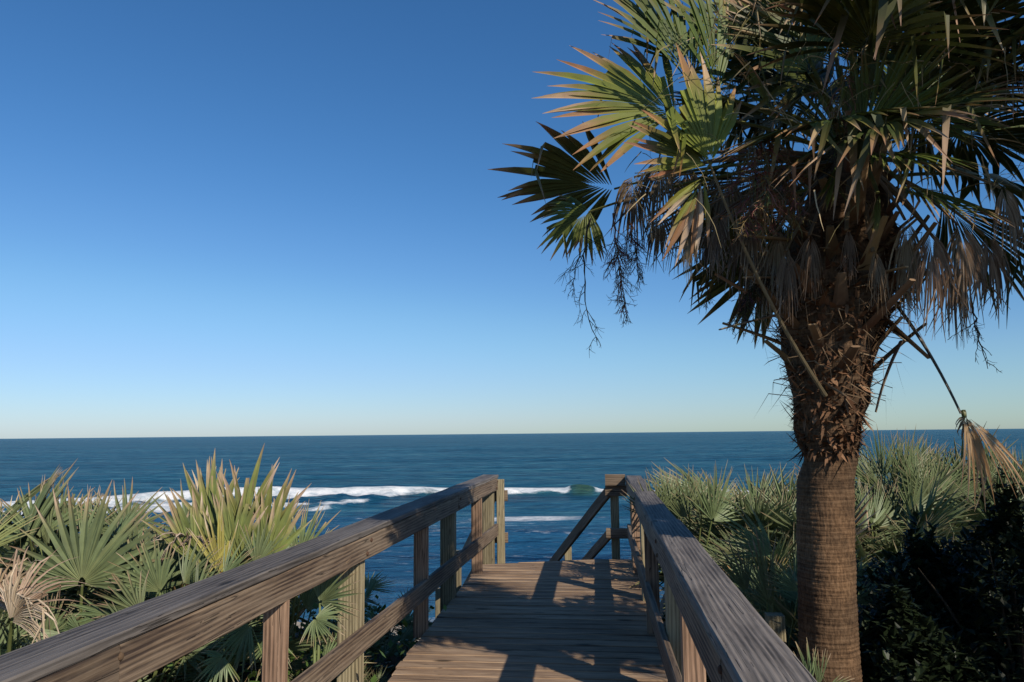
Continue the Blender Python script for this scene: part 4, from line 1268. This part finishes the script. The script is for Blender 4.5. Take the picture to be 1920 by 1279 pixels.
# dying and dead fronds
for q, a in enumerate(((1240, 300, 3.75, 1200, 440, 3.7, 90), (1290, 380, 3.5, 1250, 500, 3.45, 70), (1300, 400, 3.4, 1285, 520, 3.38, 40), (1190, 330, 4.0, 1170, 470, 4.0, 110),
                      (1330, 420, 3.8, 1340, 520, 3.8, 120), (1390, 440, 4.1, 1400, 560, 4.1, 120), (1240, 400, 4.2, 1220, 500, 4.2, 120), (1420, 470, 4.0, 1440, 590, 3.95, 100), (1460, 430, 3.6, 1450, 560, 3.6, 80),
                      (1360, 330, 4.0, 1340, 450, 4.0, 140), (1290, 310, 4.1, 1230, 420, 4.1, 140), (1440, 500, 3.8, 1425, 610, 3.75, 80), (1475, 470, 3.55, 1480, 600, 3.5, 70), (1520, 440, 3.5, 1515, 560, 3.45, 70), (1410, 400, 3.6, 1390, 520, 3.55, 100), (1350, 400, 3.55, 1330, 500, 3.5, 90), (1640, 470, 3.55, 1660, 580, 3.5, 60), (1590, 430, 3.5, 1600, 520, 3.45, 50))):
    crown(*a[:6], nrm=Vector((0.3, -1, 0.2)), spread=a[6], nseg=24, prm=SDD, pc=(0.16, 0.11, 0.065), seed=400 + q, name='dead_frond', tan=(0.42, 0.335, 0.235), brown=(0.09, 0.058, 0.034))  # tan and brown darkened to deepen the shade under the crown
for q, a in enumerate(((1700, 410, 3.6, 1710, 600, 3.6, 70), (1745, 430, 3.55, 1760, 620, 3.5, 80), (1800, 420, 3.65, 1830, 600, 3.6, 90), (1850, 440, 3.8, 1890, 590, 3.8, 90), (1690, 440, 3.9, 1700, 580, 3.9, 90),
                      (1780, 480, 4.0, 1810, 640, 4.0, 70), (1640, 430, 3.7, 1650, 540, 3.65, 60), (1880, 350, 3.6, 1920, 480, 3.6, 90))):
    crown(*a[:6], nrm=Vector((0.3, -1, 0.2)), spread=a[6], nseg=26, prm=SDD, pc=(0.24, 0.17, 0.10), seed=450 + q, name='dead_frond')
# snapped frond hanging on its long dark stalk at the right
crown(1806, 775, 3.7, 1865, 950, 3.7, nrm=Vector((0.5, -1, 0.1)), base=(1672, 560, 3.85), spread=50, nseg=9, bow=Vector((0.02, 0, 0.03)), pr=0.010, pc=(0.07, 0.06, 0.04), prm=SDD, fused=0.25, grav=0.12, broken=0.1, curl=0.5, tan=(0.60, 0.44, 0.27), brown=(0.34, 0.22, 0.12), width=1.5, name='dead_frond')
crown(1812, 780, 3.7, 1960, 930, 3.6, nrm=Vector((0.2, -1, 0.8)), base=(1806, 770, 3.72), spread=30, nseg=9, bow=Vector((0, 0, 0)), pr=0.008, prm=SDD, grav=0.05, broken=0.0, curl=0.3, tan=(0.60, 0.44, 0.27), brown=(0.34, 0.22, 0.12), width=1.3, name='dead_frond')
crown(1810, 785, 3.72, 1795, 815, 3.7, base=(1806, 770, 3.72), spread=170, nseg=9, bow=Vector((0, 0, 0)), pr=0.008, prm=SDD, name='dead_frond')

def threads():
    """loose fibres and shredded leaf strips hanging through the crown"""
    mb = MB(); rg = random.Random(88)
    for _ in range(420):
        px, py = rg.uniform(1180, 1930), rg.uniform(-40, 380)
        if px < 1250 and py < 250: continue
        Y = rg.uniform(3.1, 4.4)
        p = at(px, py, Y) - po
        d = Vector((rg.uniform(-1, 1), rg.uniform(-.6, .6), rg.uniform(-1, .6))).normalized()
        l = rg.uniform(0.10, 0.30)
        w_ = rg.uniform(0.001, 0.0035)
        c = mixc((0.10, 0.085, 0.03), (0.42, 0.32, 0.2), rg.random() ** 1.5)
        pts_ = [p]
        for k in range(5):
            d = (d + Vector((rg.uniform(-.25, .25), rg.uniform(-.25, .25), -0.22))).normalized()
            pts_.append(pts_[-1] + d * l / 5)
        tube(mb, pts_, [w_, w_, w_ * .9, w_ * .7, w_ * .5, w_ * .2], 3, c)
    o = link('leaf_threads', mb.mesh('leaf_threads', M_TWIG), palm)
    o['kind'] = 'stuff'
threads()

def panicle(parent, p0, p1, n_br, bl, sag, seed, col=(0.12, 0.085, 0.055), r0=0.006, bow=Vector((0, 0, 0))):
    """a spent fruit stalk: a drooping axis with forking twigs"""
    rg = random.Random(seed)
    mb = MB()
    o = parent.location
    a, b = p0 - o, p1 - o
    pts = bez(a, (a + b) / 2 + bow, b, 14)
    for i in range(1, len(pts)):
        pts[i] = pts[i] + Vector((rg.uniform(-1, 1), rg.uniform(-1, 1), rg.uniform(-1, 1))) * 0.008
    tube(mb, pts, [r0 * (1 - 0.75 * i / 14) for i in range(15)], 4, col)
    for k in range(n_br):
        t = 0.15 + 0.85 * rg.random()
        i = min(13, int(t * 14))
        p = pts[i]
        ax = (pts[i + 1] - pts[i]).normalized()
        d = (ax * 0.6 + Vector((rg.uniform(-1, 1), rg.uniform(-1, 1), rg.uniform(-1, 0.6)))).normalized()
        l = bl * rg.uniform(0.5, 1.2) * (1.1 - 0.5 * t)
        q = [p]
        for s in range(5):
            d = (d + Vector((rg.uniform(-.4, .4), rg.uniform(-.4, .4), rg.uniform(-.4, .3) - sag * 0.25))).normalized()
            q.append(q[-1] + d * l / 5)
        c = tuple(v * rg.uniform(0.6, 1.4) for v in col)
        tube(mb, q, [0.0022, .002, .0018, .0015, .0012, .0008], 3, c)
        for f in range(5):
            j = rg.randint(1, 4)
            d2 = (d + Vector((rg.uniform(-1, 1), rg.uniform(-1, 1), rg.uniform(-1, 1)))).normalized()
            e = q[j] + d2 * l * rg.uniform(0.15, 0.4)
            tube(mb, [q[j], (q[j] + e) / 2 + Vector((0, 0, -0.004)), e], [0.0013, 0.0011, 0.0007], 3, c)
    return link('fruit_stalk', mb.mesh('fruit_stalk', M_TWIG), parent)
panicle(palm, at(1108, 410, 3.95), at(1122, 650, 3.9), 14, 0.22, 0.8, 1, (0.05, 0.04, 0.03), bow=at(1075, 530, 3.9) - at(1115, 530, 3.9))
panicle(palm, at(1095, 420, 4.05), at(1070, 560, 4.0), 6, 0.14, 0.8, 2, (0.05, 0.04, 0.03))
panicle(palm, at(1150, 400, 3.9), at(1175, 600, 3.85), 80, 0.17, 0.5, 3, (0.16, 0.10, 0.065))
panicle(palm, at(1180, 400, 4.0), at(1200, 530, 4.0), 40, 0.16, 0.6, 4, (0.10, 0.065, 0.045))
panicle(palm, at(1450, 230, 3.45), at(1425, 400, 3.3), 110, 0.22, 0.3, 5, (0.20, 0.125, 0.075))
panicle(palm, at(1420, 280, 3.4), at(1400, 430, 3.35), 90, 0.2, 0.4, 6, (0.17, 0.105, 0.065))
panicle(palm, at(1480, 280, 3.4), at(1480, 420, 3.35), 70, 0.18, 0.4, 7, (0.17, 0.105, 0.065))
panicle(palm, at(1470, 510, 3.75), at(1395, 610, 3.65), 90, 0.17, 0.6, 8, (0.06, 0.045, 0.03), bow=Vector((-.1, 0, .1)))
panicle(palm, at(1320, 440, 4.0), at(1330, 570, 4.0), 16, 0.16, 0.7, 9, (0.06, 0.045, 0.03))
panicle(palm, at(1600, 60, 3.4), at(1560, 250, 3.3), 40, 0.25, 0.4, 10, (0.18, 0.13, 0.07))
panicle(palm, at(1820, 560, 3.7), at(1850, 690, 3.7), 10, 0.14, 0.7, 11, (0.08, 0.06, 0.04))
panicle(palm, at(1720, 120, 3.4), at(1700, 250, 3.3), 30, 0.25, 0.4, 12, (0.18, 0.13, 0.07))

# --- unseen palms added beyond the right edge to shade the lower right corner
def side_proto(seed, dead=False):
    rg = random.Random(seed)
    mb = MB()
    top = Vector((0.75, 0, 0.35))
    tube(mb, bez(Vector((0, 0, 0)), Vector((0.4, 0, 0.4)), top, 8), [0.014 - 0.0008 * i for i in range(9)], 5, (0.13, 0.14, 0.04) if not dead else (0.2, 0.14, 0.08), flat=0.6)
    kw = dict(SDD if dead else SG); kw['rg'] = rg
    fan(mb, top, Vector((1, 0, -0.1 if not dead else -1.4)), Vector((0.1, 0, 1)), rg.uniform(0.75, 0.95), nseg=34, spread=R_(215 if not dead else 120), **kw)
    return mb.mesh('side_frond', M_SABAL)
S_G = [side_proto(600 + i) for i in range(4)]
S_D = [side_proto(650 + i, True) for i in range(2)]
def shade_palm(x, y, heart, label, seed, nf=26):
    z0 = zg(x, y) - 0.05
    r = empty('sabal_palm', (x, y, z0))
    tag(r, label, 'palm tree', 'unseen palms added beyond the right edge for shade')
    rg = random.Random(seed)
    H = heart - z0
    pts = []
    for i in range(60):
        t = i / 59
        rad = 0.17 - 0.02 * t if t < 0.6 else 0.16 + 0.10 * math.sin((t - 0.6) / 0.4 * math.pi)
        pts.append((Vector((0, 0, H * t)), rad))
    link('trunk', lathe(pts, 32, lambda a, z, rr3: 0.008 * noise.noise(Vector((math.cos(a) * 3, math.sin(a) * 3, z * 9))), 'trunk', M_TRUNK), r)
    for i in range(nf):
        t = (i + 0.5) / nf
        az = i * 2.399 + rg.uniform(-.2, .2)
        el = R_(70 - 105 * t + rg.uniform(-8, 8))
        dead = t > 0.85
        mt = Matrix.Translation((0, 0, H - 0.1 - 0.25 * t)) @ Matrix.Rotation(az, 4, 'Z') @ Matrix.Rotation(-el + 0.35, 4, 'Y') @ Matrix.Rotation(rg.uniform(-.4, .4), 4, 'X') @ Matrix.Scale(rg.uniform(0.9, 1.15), 4)
        link('dead_frond' if dead else 'frond', rg.choice(S_D if dead else S_G), r, mat=mt)
    return r
shade_palm(4.7, 3.3, 2.1, 'squat unseen palm added beyond the right edge to shade the lower right corner', 74, 28)
shade_palm(5.6, 2.0, 2.6, 'low unseen palm added beyond the right edge to shade the lower right corner', 73, 28)

# ------------------------------------------------------------------ bushes added for shade: near-black leaves stand in for deep shadow
M_SHADE_LEAF = leaf_mat('shade_leaf', rough=0.5, transl=0.05, spec=0.25)
def shade_scrub(cx, cy, rx_, ry_, top, label, seed, nleaf=5200, ls=1.0, zlo=0.0):
    rg = random.Random(seed)
    z0 = zg(cx, cy)
    r = empty('shade_bush', (cx, cy, z0))
    tag(r, label, 'bush', 'bushes added for shade at the lower right')
    mb = MB()
    ends = []
    for k in range(16):
        a = rg.uniform(0, 6.283); q = rg.random() ** 0.5
        e = Vector((rx_ * q * math.cos(a), ry_ * q * math.sin(a), (top - z0) * rg.uniform(0.55, 0.95)))
        ends.append(e)
        tube(mb, bez(Vector((0, 0, -0.05)), Vector((e.x * 0.3, e.y * 0.3, e.z * 0.6)), e, 5), [0.018, .014, .011, .009, .006, .003], 4, (0.06, 0.045, 0.03))
    link('stems', mb.mesh('stems', M_TWIG), r)
    mb = MB()
    H = top - z0
    for _ in range(nleaf):
        a = rg.uniform(0, 6.283); q = rg.random() ** 0.45
        zz = H * rg.random() ** 0.6 * (1 + 0.35 * noise.noise(Vector((math.cos(a) * 2.2 * q, math.sin(a) * 2.2 * q, seed))))
        if zlo > 0: zz = zlo + (H - zlo) * rg.random()
        fz = zz / H if zlo == 0 else abs(2 * (zz - zlo) / (H - zlo) - 1)
        sh = math.sqrt(max(0.04, 1 - min(1, fz) ** 4)) * (0.8 + 0.8 * noise.noise(Vector((math.cos(a) * 1.5, math.sin(a) * 1.5, zz * 2.5 + seed))))
        p = Vector((rx_ * q * sh * math.cos(a), ry_ * q * sh * math.sin(a), zz))
        az, el = rg.uniform(0, 6.283), rg.uniform(-0.4, 1.1)
        d = Vector((math.cos(az) * math.cos(el), math.sin(az) * math.cos(el), math.sin(el)))
        l = rg.uniform(0.04, 0.085) * ls
        wv = d.cross(Vector((0, 0, 1))).normalized() * l * 0.28
        up = wv.cross(d).normalized() * l * 0.1
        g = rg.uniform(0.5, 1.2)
        c = (0.017 * g, 0.027 * g, 0.010 * g)  # near-black leaf colour stands in for the deep shade here
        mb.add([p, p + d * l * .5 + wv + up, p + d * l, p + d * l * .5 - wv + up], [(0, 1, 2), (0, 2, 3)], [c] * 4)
    o = link('crown', mb.mesh('crown', M_SHADE_LEAF), r)
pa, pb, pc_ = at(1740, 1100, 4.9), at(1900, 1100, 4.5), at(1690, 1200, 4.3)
shade_scrub(pa.x, 4.9, 0.62, 0.55, at(1740, 1040, 4.9).z, 'added near-black bush standing in for deep shade right of the palm trunk', 5)
shade_scrub(pb.x, 4.5, 0.62, 0.6, at(1900, 985, 4.5).z, 'added near-black bush standing in for shade at the lower right edge below the snapped frond', 6)
shade_scrub(pc_.x, 4.3, 0.45, 0.4, at(1690, 1150, 4.3).z, 'lowest added near-black bush standing in for shade at the base of the palm', 8)
shade_scrub(2.85, 3.3, 0.8, 0.8, 3.15, 'unseen bush crown added beyond the right edge to shade the deck', 11, 4200, 1.7, 2.62)  # unseen crown, raised and shaped only to throw shade on the deck
